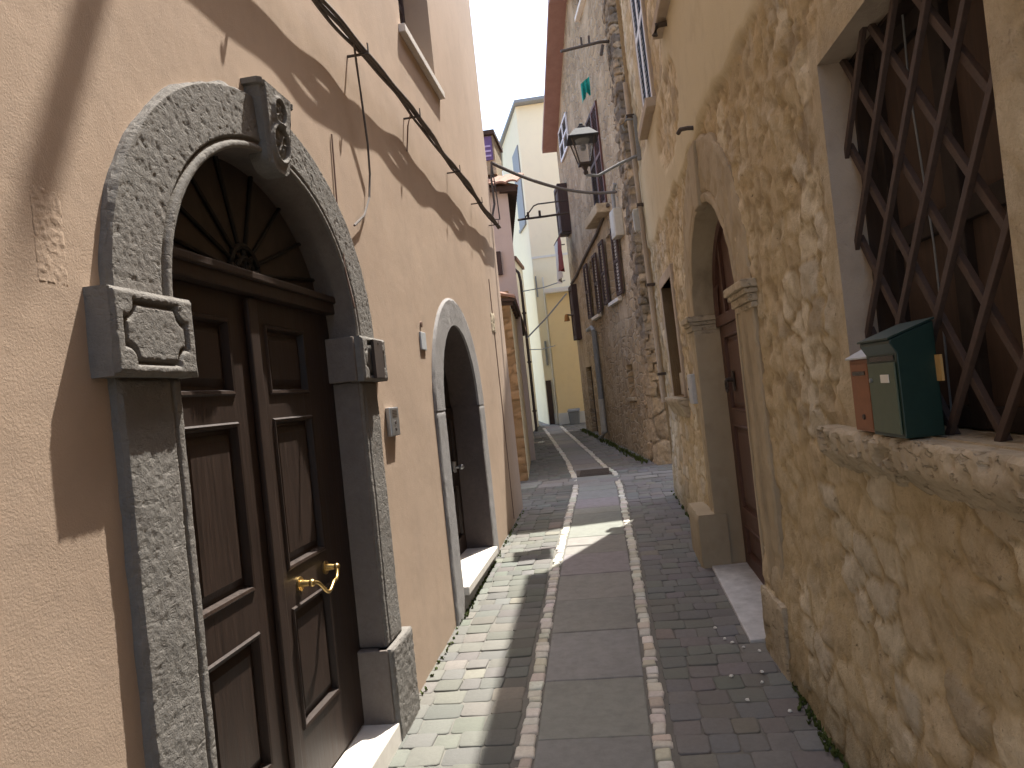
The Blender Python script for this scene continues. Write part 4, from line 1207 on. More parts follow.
# utility plate
up = thing('utility_box', 'pale grey utility box on the stone wall beside the small window', 'utility box', FR(0, 6.35, 1.44))
MB().box(FR, -0.050, 0.02, 6.26, 6.52, 1.43, 1.67).build('body', M['blueplate'], up, bevel=0.006)
MB().box(FR, -0.054, -0.050, 6.285, 6.495, 1.455, 1.645).build('door', M['blueplate'], up, bevel=0.002)
MB().tube([FR(-0.058, 6.47, 1.55), FR(-0.053, 6.47, 1.55)], 0.010, 8).build('lock', M['iron'], up)

# --- small ground floor window
w2 = MB()
bandw = 0.10
a0, a1, b0, b1 = RW2
for q in ((a0 - bandw, a0, b0, b1 + bandw), (a1, a1 + bandw, b0, b1 + bandw), (a0, a1, b1, b1 + bandw)):
    w2.box(FR, -0.026, 0.14, q[0], q[1], q[2], q[3])
w2o = w2.build('window', M['reveal'], stone, bevel=0.008)
rough_slab(FR, 6.95, 8.15, 1.29, 1.465, -0.12, 0.1, lambda S, Z: -0.07 * smooth(1.46, 1.29, Z), 0.02, 0.008, 12, 71, 0.01).build('sill', M['sill'], w2o, smooth=True)
MB().box(FR, 0.14, 0.16, a0 - 0.05, a1 + 0.05, b0 - 0.02, b1 + 0.02).build('backing', M['voidwood'], w2o)
fm = MB()
for a, b in ((a0, a0 + 0.06), (a1 - 0.06, a1), ((a0 + a1) / 2 - 0.04, (a0 + a1) / 2 + 0.04)):
    fm.box(FR, 0.08, 0.12, a, b, b0, b1)
for z_ in (b0, b0 + 0.22, b1 - 0.06):
    fm.box(FR, 0.083, 0.117, a0 + 0.06, a1 - 0.06, z_, z_ + 0.05)
fm.build('frame', M['brownshutter'], w2o)
MB().box(FR, 0.05, 0.07, a0 + 0.03, a1 - 0.03, b0 + 0.01, b0 + 0.23).build('lower_panel', M['sill'], w2o, bevel=0.004)
MB().box(FR, 0.095, 0.10, a0 + 0.05, a1 - 0.05, b0 + 0.05, b1 - 0.05).build('pane', M['dark'], w2o)

# --- upper windows with white shutters
def upper_window(q, leaves):
    a0, a1, b0, b1 = q
    m = MB()
    for e in ((a0 - 0.07, a0, b0, b1 + 0.07), (a1, a1 + 0.07, b0, b1 + 0.07), (a0, a1, b1, b1 + 0.07)):
        m.box(FR, -0.032, 0.14, *e)
    o = m.build('window', M['reveal'], stone, bevel=0.006)
    MB().box(FR, 0.14, 0.16, a0 - 0.05, a1 + 0.05, b0 - 0.05, b1 + 0.05).build('backing', M['dark'], o)
    MB().box(FR, -0.10, 0.12, a0 - 0.08, a1 + 0.08, b0 - 0.085, b0 - 0.003).build('sill', M['reveal'], o, bevel=0.008)
    for l in leaves:
        shutter_leaf(FR, l[0], l[1], b0 + 0.01, b1 - 0.01, l[2], M['whitepaint'], M['slat'], o)
    return o
upper_window(RS1, [(6.86, 7.232, -0.03), (7.238, 7.61, -0.03)])
upper_window(RS2, [(5.09, 5.425, 0.0), (5.435, 5.77, 0.0)])
hk = MB()
hk.tube([FR(0.0, 5.55, 4.16), FR(-0.10, 5.55, 4.15), FR(-0.12, 5.55, 4.08)], 0.022, 8)
tag(hk.build('hook', M['iron'], loc=FR(0, 5.55, 4.1), smooth=True), 'stub of iron just below the sill of the nearer white shuttered window', 'hook')

# --- pipe and boxes at the end of the stone house
pp = thing('drainpipe', 'thin pale drainpipe running down the far end of the stone house', 'drainpipe', FR(-0.06, 8.72, 1.4))
MB().tube([FR(-0.065, 8.72, 5.0 - 3.6 * i / 12) for i in range(13)], 0.028, 10).build('pipe', M['reveal'], pp, smooth=True)
for z_ in (1.7, 2.7, 3.6, 4.6):
    MB().box(FR, -0.10, -0.01, 8.68, 8.76, z_, z_ + 0.03).build('clamp', M['iron'], pp)
jb = thing('junction_box', 'small white junction box at the foot of a pale drainpipe', 'junction box', FR(-0.04, 8.85, 3.35))
MB().box(FR, -0.14, -0.01, 8.80, 8.89, 3.35, 3.60).build('body', M['whiteplastic'], jb, bevel=0.01)
MB().box(FR, -0.146, -0.14, 8.81, 8.88, 3.37, 3.58).build('cover', M['whiteplastic'], jb, bevel=0.003)

# ================================================================== STREET LAMP on a bracket
lx, ly = -0.035, 8.55
lamp = thing('street_lamp', 'grey iron lantern hung on a wall bracket over the lane', 'street lamp', (0.53, ly, 4.06))
arm = MB()
arm.tube([(0.57, ly + 0.1, 4.16), (0.35, ly + 0.06, 4.08), (0.10, ly + 0.02, 3.97), (lx, ly, 3.99)], 0.016, 8)
arm.tube([(0.57, ly + 0.1, 4.56), (0.47, ly + 0.08, 4.56), (0.42, ly + 0.08, 4.50), (0.44, ly + 0.08, 4.44)], 0.012, 8)
arm.box(W, 0.545, 0.60, ly + 0.08, ly + 0.12, 4.10, 4.60)
arm.build('bracket', M['greymetal'], lamp, smooth=True)
def frustum(mb, cx, cy, z0, r0, z1, r1, rot=0.0):
    a = [(cx + r0 * math.cos(rot + math.pi / 4 + k * math.pi / 2) * 1.414, cy + r0 * math.sin(rot + math.pi / 4 + k * math.pi / 2) * 1.414, z0) for k in range(4)]
    b = [(cx + r1 * math.cos(rot + math.pi / 4 + k * math.pi / 2) * 1.414, cy + r1 * math.sin(rot + math.pi / 4 + k * math.pi / 2) * 1.414, z1) for k in range(4)]
    return mb.hexa(a + b)
rot = 0.12
cp = MB()
frustum(cp, lx, ly, 4.385, 0.205, 4.40, 0.205, rot)
frustum(cp, lx, ly, 4.401, 0.20, 4.52, 0.095, rot)
frustum(cp, lx, ly, 4.521, 0.06, 4.565, 0.045, rot)
cp.ball((lx, ly, 4.585), 0.03)
cp.build('cap', M['lampmetal'], lamp, bevel=0.004)
fr_ = MB()
for k in range(4):
    a = rot + math.pi / 4 + k * math.pi / 2
    fr_.tube([(lx + 0.155 * 1.414 * math.cos(a), ly + 0.155 * 1.414 * math.sin(a), 4.385), (lx + 0.075 * 1.414 * math.cos(a), ly + 0.075 * 1.414 * math.sin(a), 4.06)], 0.010, 6)
frustum(fr_, lx, ly, 4.04, 0.085, 4.065, 0.085, rot)
frustum(fr_, lx, ly, 3.97, 0.02, 4.04, 0.05, rot)
fr_.ball((lx, ly, 3.94), 0.035)
fr_.build('cage', M['iron'], lamp)
def glassmat():
    m, t, b = newmat('lamp_glass')
    b.inputs["Base Color"].default_value = (0.85, 0.84, 0.8, 1)
    b.inputs["Roughness"].default_value = 0.15
    b.inputs["Transmission Weight"].default_value = 0.9
    b.inputs["Alpha"].default_value = 0.35
    return m
gl = MB()
for k in range(4):
    a, b = rot + math.pi / 4 + k * math.pi / 2, rot + math.pi / 4 + (k + 1) * math.pi / 2
    P4 = [(lx + r * 1.414 * math.cos(q), ly + r * 1.414 * math.sin(q), z_) for r, z_, q in ((0.150, 4.384, a), (0.150, 4.384, b), (0.072, 4.066, b), (0.072, 4.066, a))]
    gl.add(P4, [(0, 1, 2, 3)])
gl.build('glass', glassmat(), lamp)
bl = MB()
bl.tube([(lx, ly, 4.384), (lx, ly, 4.34)], 0.10, 14, 0.08).ball((lx, ly, 4.28), 0.045)
bl.build('bulb_holder', M['greymetal'], lamp, smooth=True)

for o_ in list(lamp.children):
    if o_.name.split('.')[0] != 'bracket':
        c_ = Vector((lx, ly, 3.93)) - Vector(lamp.location)
        o_.data.transform(Matrix.Translation(c_ + Vector((0, 0, 0.08))) @ Matrix.Scale(0.82, 4) @ Matrix.Translation(-c_))

# overhead cable across the lane
oc_ = MB()
p0, p1 = Vector((-1.12, 8.95, 4.40)), Vector((0.36, 11.35, 4.45))
pts = []
for i in range(41):
    u = i / 40
    p = p0.lerp(p1, u); p.z -= 0.13 * 4 * u * (1 - u)
    pts.append(tuple(p))
oc_.tube(pts, 0.021, 8)
oc_.tube([(-1.16, 8.80, 3.72), (-1.13, 8.90, 3.9), (-1.14, 8.93, 4.2), (-1.12, 8.95, 4.40)], 0.014, 6)
oc_.tube([(-1.16, 8.80, 3.70), (-1.09, 8.93, 3.72), (-1.10, 8.95, 4.0), (-1.12, 8.95, 4.38)], 0.008, 6)
tag(oc_.build('cable', M['cable'], loc=tuple(p0), smooth=True), 'sagging dark cable strung across the lane past the lantern', 'cable')

# ================================================================== LOW HOUSE (left, beyond the pink one)
def pantile(mb, x0, x1, zlo, zhi, y0, y1, pitch=0.20, th=0.03):
    """sheet of curved tiles: falls from x0 (high, zhi) to x1 (low, zlo), rolls repeat along y"""
    ny = int((y1 - y0) / pitch * 8); nx = 10
    P = np.zeros((ny + 1, nx + 1, 3))
    for i in range(ny + 1):
        y_ = y0 + (y1 - y0) * i / ny
        roll = th * abs(math.sin(math.pi * (y_ - y0) / pitch)) ** 0.7
        for j in range(nx + 1):
            u = j / nx
            lap = 0.012 * ((u * 5) % 1.0)
            P[i, j] = (x0 + (x1 - x0) * u, y_, zhi + (zlo - zhi) * u + roll + lap)
    mb.grid(P)
    Q = P.copy(); Q[..., 2] -= 0.035
    mb.grid(Q)
    for idx in ([(i, nx) for i in range(ny + 1)], [(0, j) for j in range(nx + 1)], [(ny, j) for j in range(nx + 1)]):
        m = len(idx)
        mb.add([tuple(P[i, j]) for i, j in idx] + [tuple(Q[i, j]) for i, j in idx], [(k, k + 1, m + k + 1, m + k) for k in range(m - 1)])
    return mb
low = thing('house', 'low ochre house with a brown stone end and small tiled roof beyond the pink house', 'house', (-1.5, 11, gz(11)))
lwF = lambda d, s, z: (-1.33 - 0.085 * (s - 11) - d, s, z)
m_ = MB()
m_.add([lwF(0, 11.0, 0.2), lwF(0, 17.2, 0.2), lwF(0, 17.2, 3.05), lwF(0, 11.0, 3.05), lwF(3, 17.2, 0.2), lwF(3, 17.2, 3.6), lwF(3, 11.0, 0.2), lwF(3, 11.0, 3.6)],
       [(0, 1, 2, 3), (1, 4, 5, 2), (4, 6, 7, 5)])
m_.build('side_wall', M['paleyellow'], low)
# stone end wall facing down the lane
sv2 = np.linspace(-4.3, -1.325, 100); zv2 = np.linspace(0.2, 3.15, 100)
X2, Z2 = np.meshgrid(sv2, zv2, indexing='ij')
a_, b_, c_, d_ = voronoi(X2 + 0.05 * fbm(X2 * 6, Z2 * 6, 2), Z2, 0.24, 0.13, 41)
bd_ = smooth(0.03, 0.2, b_ - a_)
hh_ = bd_ * (0.012 + 0.02 * c_)
cc = np.array([0.22, 0.155, 0.09]) * (1 - bd_[..., None]) + (np.array([0.31, 0.205, 0.115]) * (0.7 + 0.6 * d_)[..., None]) * bd_[..., None]
P = np.stack([X2, 10.99 - hh_, Z2], -1)
MB().grid(P, cc).build('end_wall', M['rubble'], low, smooth=True)
m_ = MB()
tmp = MB(); pantile(tmp, -4.4, -1.24, 3.06, 4.0, 10.86, 17.2)
m_.add([(p[0] - 0.085 * (p[1] - 11), p[1], p[2]) for p in tmp.v], tmp.f)
m_.build('roof', M['tile'], low, smooth=True)
ev = MB()
for i in range(16):
    y_ = 10.95 + i * 0.4
    x_ = -1.29 - 0.085 * (y_ - 11)
    ev.hexa([(x_ - 0.45, y_, 2.98), (x_, y_, 2.94), (x_, y_ + 0.09, 2.94), (x_ - 0.45, y_ + 0.09, 2.98), (x_ - 0.45, y_, 3.06), (x_, y_, 3.02), (x_, y_ + 0.09, 3.02), (x_ - 0.45, y_ + 0.09, 3.06)])
ev.hexa([(-1.55, 10.88, 3.02), (-1.24, 10.88, 2.99), (-1.78, 17.2, 2.99), (-2.05, 17.2, 3.02), (-1.55, 10.88, 3.06), (-1.24, 10.88, 3.03), (-1.78, 17.2, 3.03), (-2.05, 17.2, 3.06)])
ev.build('rafters', M['darkeave'], low)
MB().box(lwF, -0.02, 0.1, 14.6, 15.5, gz(15), 2.55).build('door', M['dark_wood'], low)

# ================================================================== MAUVE HOUSE
mv = thing('house', 'mauve house with tiled eaves rising behind the low tiled roof', 'house', (-2, 13.2, gz(13)))
mF = lambda d, s, z: (-1.43 - 0.149 * (s - 13.2) - d, s, z)
m_ = MB()
q = [mF(0, 13.2, 0.3), mF(0, 18.4, 0.3), mF(4, 18.4, 0.3), mF(4, 13.2, 0.3)]
t_ = [(p[0], p[1], 5.20) for p in q]
m_.add(q + t_, [(0, 1, 5, 4), (1, 2, 6, 5), (2, 3, 7, 6), (3, 0, 4, 7), (4, 5, 6, 7)])
m_.build('wall', M['mauve'], mv)
m_ = MB()
# front eave: tiles falling toward the viewer, side eave: toward the lane
tmp = MB(); pantile(tmp, 0, 1.5, 5.27, 5.80, 0, 3.6)
m_.add([(-1.22 - p[1], 14.45 - p[0], p[2]) for p in tmp.v], tmp.f)
tmp = MB(); pantile(tmp, -3.6, -1.24, 5.23, 5.95, 13.1, 18.5)
m_.add([(p[0] - 0.149 * (p[1] - 13.2), p[1], p[2]) for p in tmp.v], tmp.f)
m_.build('roof', M['tile'], mv, smooth=True)
m_ = MB()
m_.hexa([(-4.6, 13.05, 5.17), (-1.26, 13.05, 5.17), (-1.26, 13.3, 5.21), (-4.6, 13.3, 5.21), (-4.6, 13.05, 5.24), (-1.26, 13.05, 5.24), (-1.26, 13.3, 5.27), (-4.6, 13.3, 5.27)])
m_.hexa([(-1.55, 13.06, 5.15), (-1.25, 13.06, 5.12), (-2.04, 18.5, 5.12), (-2.34, 18.5, 5.15), (-1.55, 13.06, 5.22), (-1.25, 13.06, 5.20), (-2.04, 18.5, 5.20), (-2.34, 18.5, 5.22)])
m_.build('eave_boards', M['darkeave'], mv)
dm = MB().box(W, -2.15, -1.70, 14.2, 15.2, 5.8, 6.52)
dm.build('dormer', M['sill'], mv)
MB().box(W, -2.2, -1.66, 14.1, 15.3, 6.522, 6.60).build('dormer_roof', M['darkeave'], mv)
sh = MB().box(W, -2.10, -1.73, 14.165, 14.198, 6.06, 6.50).build('dormer_shutter', M['purple'], mv)
m_ = MB()
for z_ in (6.12, 6.21, 6.30):
    m_.box(W, -2.07, -1.76, 14.15, 14.164, z_, z_ + 0.03)
m_.build('slats', M['lilac'], sh)
sx = MB().box(W, -1.80, -1.66, 13.14, 13.198, 3.75, 4.15).build('window', M['brownshutter'], mv)

# annex + downpipe at the end of the lane on the left
an = thing('house', 'narrow cream annexe glimpsed past the mauve house at the lane end', 'house', (-2.2, 18.8, gz(18.8)))
MB().box(W, -4.5, -2.03, 18.75, 20.4, 0.3, 4.95).build('wall', M['cream'], an)
MB().hexa([(-4.6, 18.66, 4.97), (-1.97, 18.66, 4.955), (-1.97, 20.4, 4.955), (-4.6, 20.4, 4.97), (-4.6, 18.66, 5.4), (-1.97, 18.66, 5.03), (-1.97, 20.4, 5.03), (-4.6, 20.4, 5.4)]).build('roof', M['tile'], an)
dp = thing('drainpipe', 'long dark drainpipe standing against the cream houses at the lane end', 'drainpipe', (-1.94, 18.6, gz(18.6)))
MB().tube([(-2.05, 18.68, 4.72), (-1.96, 18.68, 4.62), (-1.93, 18.68, 4.4), (-1.93, 18.68, 2.5), (-1.93, 18.68, 0.72)], 0.035, 8).build('pipe', M['iron'], dp, smooth=True)
for z_ in (1.2, 2.4, 3.6):
    MB().box(W, -1.98, -1.88, 18.66, 18.74, z_, z_ + 0.04).build('clamp', M['iron'], dp)

# ================================================================== CREAM HOUSE and YELLOW HOUSE closing the lane
cream = thing('house', 'tall cream house with a jutting roof edge closing the far end of the lane', 'house', (-1.5, 20.5, gz(20)))
foot = [(-1.76, 20.5), (1.6, 20.5), (1.6, 26), (-2.9, 26), (-2.57, 23.6)]
m_ = MB()
n = len(foot)
m_.add([(x, y_, 0.3) for x, y_ in foot] + [(x, y_, 9.35) for x, y_ in foot], [(i, (i + 1) % n, n + (i + 1) % n, n + i) for i in range(n)] + [tuple(range(n, 2 * n))])
m_.build('wall', M['cream'], cream)
m_ = MB()
ef = [(-1.76, 20.25), (1.7, 20.25), (1.7, 26.2), (-3.2, 26.2), (-2.68, 23.6)]
m_.add([(x, y_, 9.36) for x, y_ in ef] + [(x, y_, 9.44) for x, y_ in ef] + [(-0.5, 23.2, 9.9)], [tuple(range(n))] + [(i, (i + 1) % n, n + (i + 1) % n, n + i) for i in range(n)] + [(n + i, n + (i + 1) % n, 2 * n) for i in range(n)])
m_.build('roof', M['greymetal'], cream)
cwin = MB()
u0, u1 = Vector((-1.76, 20.5)), Vector((-2.57, 23.6))
def LS(d, s, z):
    v = (u1 - u0).normalized(); nrm = Vector((v.y, -v.x)) * -1
    p = u0 + v * s + nrm * -d
    return (p.x, p.y, z)
cw = MB().box(LS, -0.03, 0.05, 0.25, 1.3, 6.3, 8.4).box(LS, 0.03, -0.05, 0.2, 1.35, 6.22, 6.3).build('window', M['greymetal'], cream)
cdoor = MB().box(W, -1.735, -1.60, 20.44, 20.5, 0.75, 1.95).build('door', M['brownshutter'], cream)
MB().box(W, -1.72, -1.69, 20.44, 20.5, 4.2, 4.75).build('window', M['greymetal'], cream)
MB().box(W, -1.66, -1.61, 20.44, 20.5, 2.35, 3.0).build('window', M['greymetal'], cream)
MB().tube([(-1.52, 20.45, 4.7), (-1.52, 20.45, 0.8)], 0.025, 6).build('pipe', M['pale'], cream)
MB().box(W, -1.755, 0.9, 20.485, 20.5, 5.22, 5.28).build('string_course', M['pale'], cream)
MB().box(W, -1.755, 0.9, 20.47, 20.5, 0.5, 1.06).build('plinth', M['pale'], cream)
yel = thing('house', 'yellow house front with a pale ledge beside the tall stone house', 'house', (-0.6, 20.2, gz(20)))
MB().box(W, -1.46, 1.6, 20.15, 20.46, 0.3, 4.2).build('wall', M['yellow'], yel)
MB().box(W, -1.48, 1.6, 19.98, 20.46, 4.202, 4.32).build('ledge', M['pale'], yel, bevel=0.01)
MB().box(W, -1.465, 1.6, 20.12, 20.15, 0.3, 1.06).build('plinth', M['pale'], yel)
bx = thing('rubbish_bin', 'small grey bin against the yellow house foot', 'bin', (-1.0, 19.9, gz(19.9)))
MB().hexa([(-1.16, 19.75, 0.75), (-0.92, 19.75, 0.75), (-0.92, 20.0, 0.76), (-1.16, 20.0, 0.76), (-1.19, 19.72, 1.08), (-0.89, 19.72, 1.08), (-0.89, 20.03, 1.08), (-1.19, 20.03, 1.08)]).build('body', M['greymetal'], bx, bevel=0.02)
MB().hexa([(-1.21, 19.70, 1.085), (-0.87, 19.70, 1.085), (-0.87, 20.05, 1.085), (-1.21, 20.05, 1.085), (-1.19, 19.72, 1.12), (-0.89, 19.72, 1.12), (-0.89, 20.03, 1.15), (-1.19, 20.03, 1.15)]).build('lid', M['greymetal'], bx, bevel=0.01)
# wires and iron arm across the far end
aw = thing('wall_bracket', 'wide dark iron bracket reaching across in front of the cream house', 'bracket', (-0.66, 14.5, 4.9))
m_ = MB()
m_.tube([(-0.45, 14.6, 4.98), (-0.9, 14.5, 4.95), (-1.42, 14.4, 4.93)], 0.022, 6)
m_.tube([(-0.45, 14.6, 5.22), (-1.02, 14.5, 5.20), (-1.10, 14.48, 5.17), (-1.28, 14.43, 4.96)], 0.014, 6)
m_.build('arm', M['iron'], aw, smooth=True)
for x_ in (-1.22, -1.0):
    MB().tube([(x_, 14.45, 4.94), (x_, 14.45, 5.06)], 0.025, 6).build('insulator', M['iron'], aw)
for i, (pa, pb, lab) in enumerate((((-1.93, 18.66, 3.0), (-0.86, 18.9, 4.0), 'slanting wire crossing the yellow house to the dark shutter'),
                                   ((-1.93, 18.66, 4.15), (-0.85, 18.7, 4.30), 'straight level wire crossing the cream house front'),
                                   ((-1.93, 18.66, 2.72), (-1.36, 20.1, 2.83), 'short low wire between the long drainpipe and yellow house'))):
    tag(MB().tube([pa, tuple((Vector(pa) + Vector(pb)) / 2 + Vector((0, 0, -0.04))), pb], 0.012 if i else 0.02, 6).build('wire', M['greymetal'], loc=pa, smooth=True), lab, 'wire')

# ================================================================== TALL STONE HOUSE (right, beyond the gap)
tall = thing('house', 'tall weathered stone house with rough corner stones and dark shutters', 'house', (0.4, 13, gz(13)))
TB = {  # openings: t0, t1, z0, z1
    'w1': (0.80, 1.55, 3.07, 4.20), 'w2': (2.80, 3.45, 3.02, 4.12), 'red': (1.05, 2.15, 4.70, 6.45), 'top': (0.95, 1.75, 8.22, 8.62),
    'louv': (4.25, 5.55, 6.75, 7.45), 'dk': (5.3, 5.95, 5.15, 6.25), 'dk2': (5.45, 6.0, 2.75, 4.0), 'door': (4.6, 5.4, 0.62, 2.1), 'nich': (0.50, 0.95, 1.42, 1.95)}
out_t = [(-0.62, 0.2), (6.3, 0.2), (6.3, 7.25), (2.9, 9.05), (-0.62, 8.45)]
holes = [[(a, c), (b, c), (b, d), (a, d)] for a, b, c, d in TB.values()]
wall_mb(FT, out_t, holes, 4.5, 0.22).build('wall', M['tall'], tall)
# eave: red brown boards following the roof edge
m_ = MB()
for (ta, za), (tb_, zb) in zip(out_t[2:-1], out_t[3:]):
    m_.hexa([FT(-0.34, ta, za), FT(0.3, ta, za + 0.01), FT(0.3, tb_, zb + 0.01), FT(-0.34, tb_, zb), FT(-0.34, ta, za + 0.12), FT(0.3, ta, za + 0.20), FT(0.3, tb_, zb + 0.20), FT(-0.34, tb_, zb + 0.12)])
m_.build('eave', M['eave'], tall)
# corner: big squared blocks low down, rougher rubble above, on the end wall and round onto the lane side
LA = 0.62                                   # developed length: lane side (0..LA), then the end wall
uq = np.concatenate([np.linspace(0, LA, 34), np.linspace(LA, LA + 0.7, 40)[1:], [LA + 1.4]])
zq = np.linspace(0.22, 8.44, 360)
UQ, ZQ = np.meshgrid(uq, zq, indexing='ij')
wob1 = 0.10 * (fbm(UQ * 5, ZQ * 5, 12, 3) - 0.5)
f1, f2, r1, r2 = voronoi(UQ + wob1, ZQ + 0.06 * (fbm(UQ * 6, ZQ * 6, 14, 3) - 0.5), 0.22, 0.125, 57)
g1, g2, q1, q2 = voronoi(UQ * 0.999 + 0.3 * wob1, ZQ, 0.62, 0.36, 91)
lowq = smooth(1.75, 1.45, ZQ)
ed = (f2 - f1) * (1 - lowq) + (g2 - g1) * lowq
rA = r1 * (1 - lowq) + q1 * lowq; rB = r2 * (1 - lowq) + q2 * lowq
bq = smooth(0.015, 0.10, ed)
fade = smooth(0.0, 0.22, UQ - 0.06 - 0.22 * (r2 - 0.5))      # blocks die into the lane side render
hq = (bq * (0.014 + 0.030 * rA) + 0.060 * (fbm(UQ * 11, ZQ * 11, 15, 4) - 0.5)) * fade - 0.02 * (1 - fade)
cq = np.where((rB < 0.3)[..., None], np.array([0.42, 0.35, 0.265]), np.where((rB < 0.55)[..., None], np.array([0.32, 0.28, 0.225]), np.where((rB < 0.8)[..., None], np.array([0.50, 0.405, 0.29]), np.array([0.21, 0.185, 0.16]))))
cq = cq * (0.75 + 0.5 * fbm(UQ * 5, ZQ * 5, 16, 4))[..., None]
cq = cq * (1 - 0.45 * smooth(0.5, 0.3, fbm(UQ * 9, ZQ * 9, 18, 4)))[..., None] * np.array([0.82, 0.80, 0.78])
lq = smooth(2.6, 1.6, ZQ)[..., None]
cq = cq * (1 - lq) + lq * (np.array([0.50, 0.385, 0.255]) * (0.75 + 0.4 * q2[..., None]))
cq = cq * (0.55 + 0.45 * bq[..., None])
PQ = np.zeros(UQ.shape + (3,))
for i in range(UQ.shape[0]):
    u_ = uq[i]
    for j in range(UQ.shape[1]):
        h_ = hq[i, j]
        if abs(u_ - LA) < 1e-6: PQ[i, j] = FT(-0.6 * h_, -0.64 - 0.6 * h_, zq[j])
        elif u_ < LA: PQ[i, j] = FT(-h_, -0.64 + (LA - u_), zq[j])
        else: PQ[i, j] = FT(u_ - LA, -0.64 - h_, zq[j])
MB().grid(PQ, cq).build('corner_stones', M['quoin'], tall, smooth=True)

def backing(q, d=0.20, m=None):
    return MB().box(FT, d, d + 0.03, q[0] - 0.05, q[1] + 0.05, q[2] - 0.05, q[3] + 0.05)
def shuttered(q, open_=True):
    a, b, c, d = q
    o = backing(q).build('window', M['dark'], tall)
    fm = MB()
    for p0_, p1_ in ((a, a + 0.05), (b - 0.05, b), ((a + b) / 2 - 0.035, (a + b) / 2 + 0.035)):
        fm.box(FT, 0.10, 0.15, p0_, p1_, c, d)
    for zz_ in (c, d - 0.05):
        fm.box(FT, 0.103, 0.147, a + 0.05, b - 0.05, zz_, zz_ + 0.05)
    fm.build('frame', M['whitepaint'], o)
    MB().box(FT, -0.07, 0.15, a - 0.06, b + 0.06, c - 0.06, c).build('sill', M['pale'], o, bevel=0.006)
    # two leaves folded back against the wall
    shutter_leaf(FT, a - 0.44, a - 0.02, c + 0.01, d - 0.01, -0.075, M['brownshutter'], M['brownshutter'], o, 0.035, 0.05, 0.055)
    shutter_leaf(FT, b + 0.02, b + 0.44, c + 0.01, d - 0.01, -0.075, M['brownshutter'], M['brownshutter'], o, 0.035, 0.05, 0.055)
    return o
shuttered(TB['w1']); shuttered(TB['w2'])
ro = backing(TB['red'], 0.05).build('window', M['red_wood'], tall)
shutter_leaf(FT, 1.06, 1.595, 4.72, 6.43, -0.03, M['red_wood'], M['red_wood'], ro)
shutter_leaf(FT, 1.605, 2.14, 4.72, 6.43, -0.03, M['brownshutter'], M['brownshutter'], ro)
MB().box(FT, -0.22, 0.05, 0.95, 2.25, 4.52, 4.68).build('flower_box', M['sill'], ro, bevel=0.02)
to = backing(TB['top']).build('window', M['dark'], tall)
MB().box(FT, -0.08, 0.1, 0.88, 1.82, 8.14, 8.218).build('sill', M['pale'], to, bevel=0.006)
lo2 = backing(TB['louv']).build('window', M['dark'], tall)
shutter_leaf(FT, 4.26, 4.895, 6.76, 7.44, -0.04, M['whitepaint'], M['greylouvre'], lo2)
shutter_leaf(FT, 4.905, 5.54, 6.76, 7.44, -0.04, M['whitepaint'], M['greylouvre'], lo2)
k2 = backing(TB['dk'], 0.02).build('window', M['brownshutter'], tall)
panel_leaf(FT, 5.31, 5.94, 5.16, 6.24, -0.22, [(5.38, 5.87, 5.24, 5.66), (5.38, 5.87, 5.74, 6.16)], 0.22).build('shutter', M['brownshutter'], k2)
k3 = backing(TB['dk2'], 0.02).build('window', M['brownshutter'], tall)
panel_leaf(FT, 5.46, 5.99, 2.76, 3.99, -0.12, [(5.53, 5.92, 2.84, 3.34), (5.53, 5.92, 3.42, 3.9)], 0.12).build('shutter', M['brownshutter'], k3)
MB().box(FT, 0.10, 0.14, 4.55, 5.45, 0.5, 2.15).build('door', M['dark_wood'], tall)
nb = backing(TB['nich'], 0.12).build('window', M['sill'], tall)
MB().box(FT, -0.04, 0.12, 0.44, 1.0, 1.36, 1.418).build('sill', M['sill'], nb, bevel=0.008)

# small balcony with washing
ba = thing('balcony_washing', 'faded red and white washing hung below a far window of the tall house', 'washing', FT(-0.2, 7.0, 4.2))
m_ = MB(); m_.tube([FT(-0.05, 5.0, 5.05), FT(-0.30, 5.0, 5.05), FT(-0.30, 6.25, 5.05), FT(-0.05, 6.25, 5.05)], 0.015, 6).build('rail', M['iron'], ba)
def hanging(mb, F, d, t0, t1, z0, z1, seed):
    n1, n2 = 20, 12
    P = np.zeros((n1 + 1, n2 + 1, 3))
    for i in range(n1 + 1):
        for j in range(n2 + 1):
            u, v = i / n1, j / n2
            P[i, j] = F(d + 0.05 * (1 - v) * math.sin(u * 14 + seed) + 0.03 * (float(fbm(u * 5, v * 4, seed)) - 0.5), t0 + (t1 - t0) * u, z0 + (z1 - z0) * v + 0.05 * math.sin(u * 6 + seed) * (1 - v))
    return mb.grid(P)
hanging(MB(), FT, -0.30, 5.05, 5.6, 4.3, 5.05, 3).build('red_cloth', M['redcloth'], ba, smooth=True)
hanging(MB(), FT, -0.30, 5.65, 6.2, 4.15, 5.05, 8).build('white_cloth', M['cloth'], ba, smooth=True)
cl_ = MB()
hanging(cl_, lambda d, t, z: FT(-0.10 - (t - 1.25) * 0.32 + d * 0.3, 0.95 + d, z - 0.25 * (t - 1.25)), 0.0, 1.25, 1.75, 6.52, 6.80, 5)
tag(cl_.build('cloth', M['teal'], loc=FT(-0.1, 1.5, 6.5), smooth=True), 'bright teal cloth hanging above the reddish tall shutter', 'cloth')
ml = thing('meter_box', 'white meter box high beside the corner stones of the tall house', 'meter box', FT(-0.1, 0.1, 3.95))
MB().box(FT, -0.14, 0.0, 0.02, 0.36, 3.93, 4.36).build('body', M['whiteplastic'], ml, bevel=0.015)
MB().box(FT, -0.146, -0.14, 0.06, 0.32, 3.98, 4.30).build('cover', M['whiteplastic'], ml, bevel=0.003)
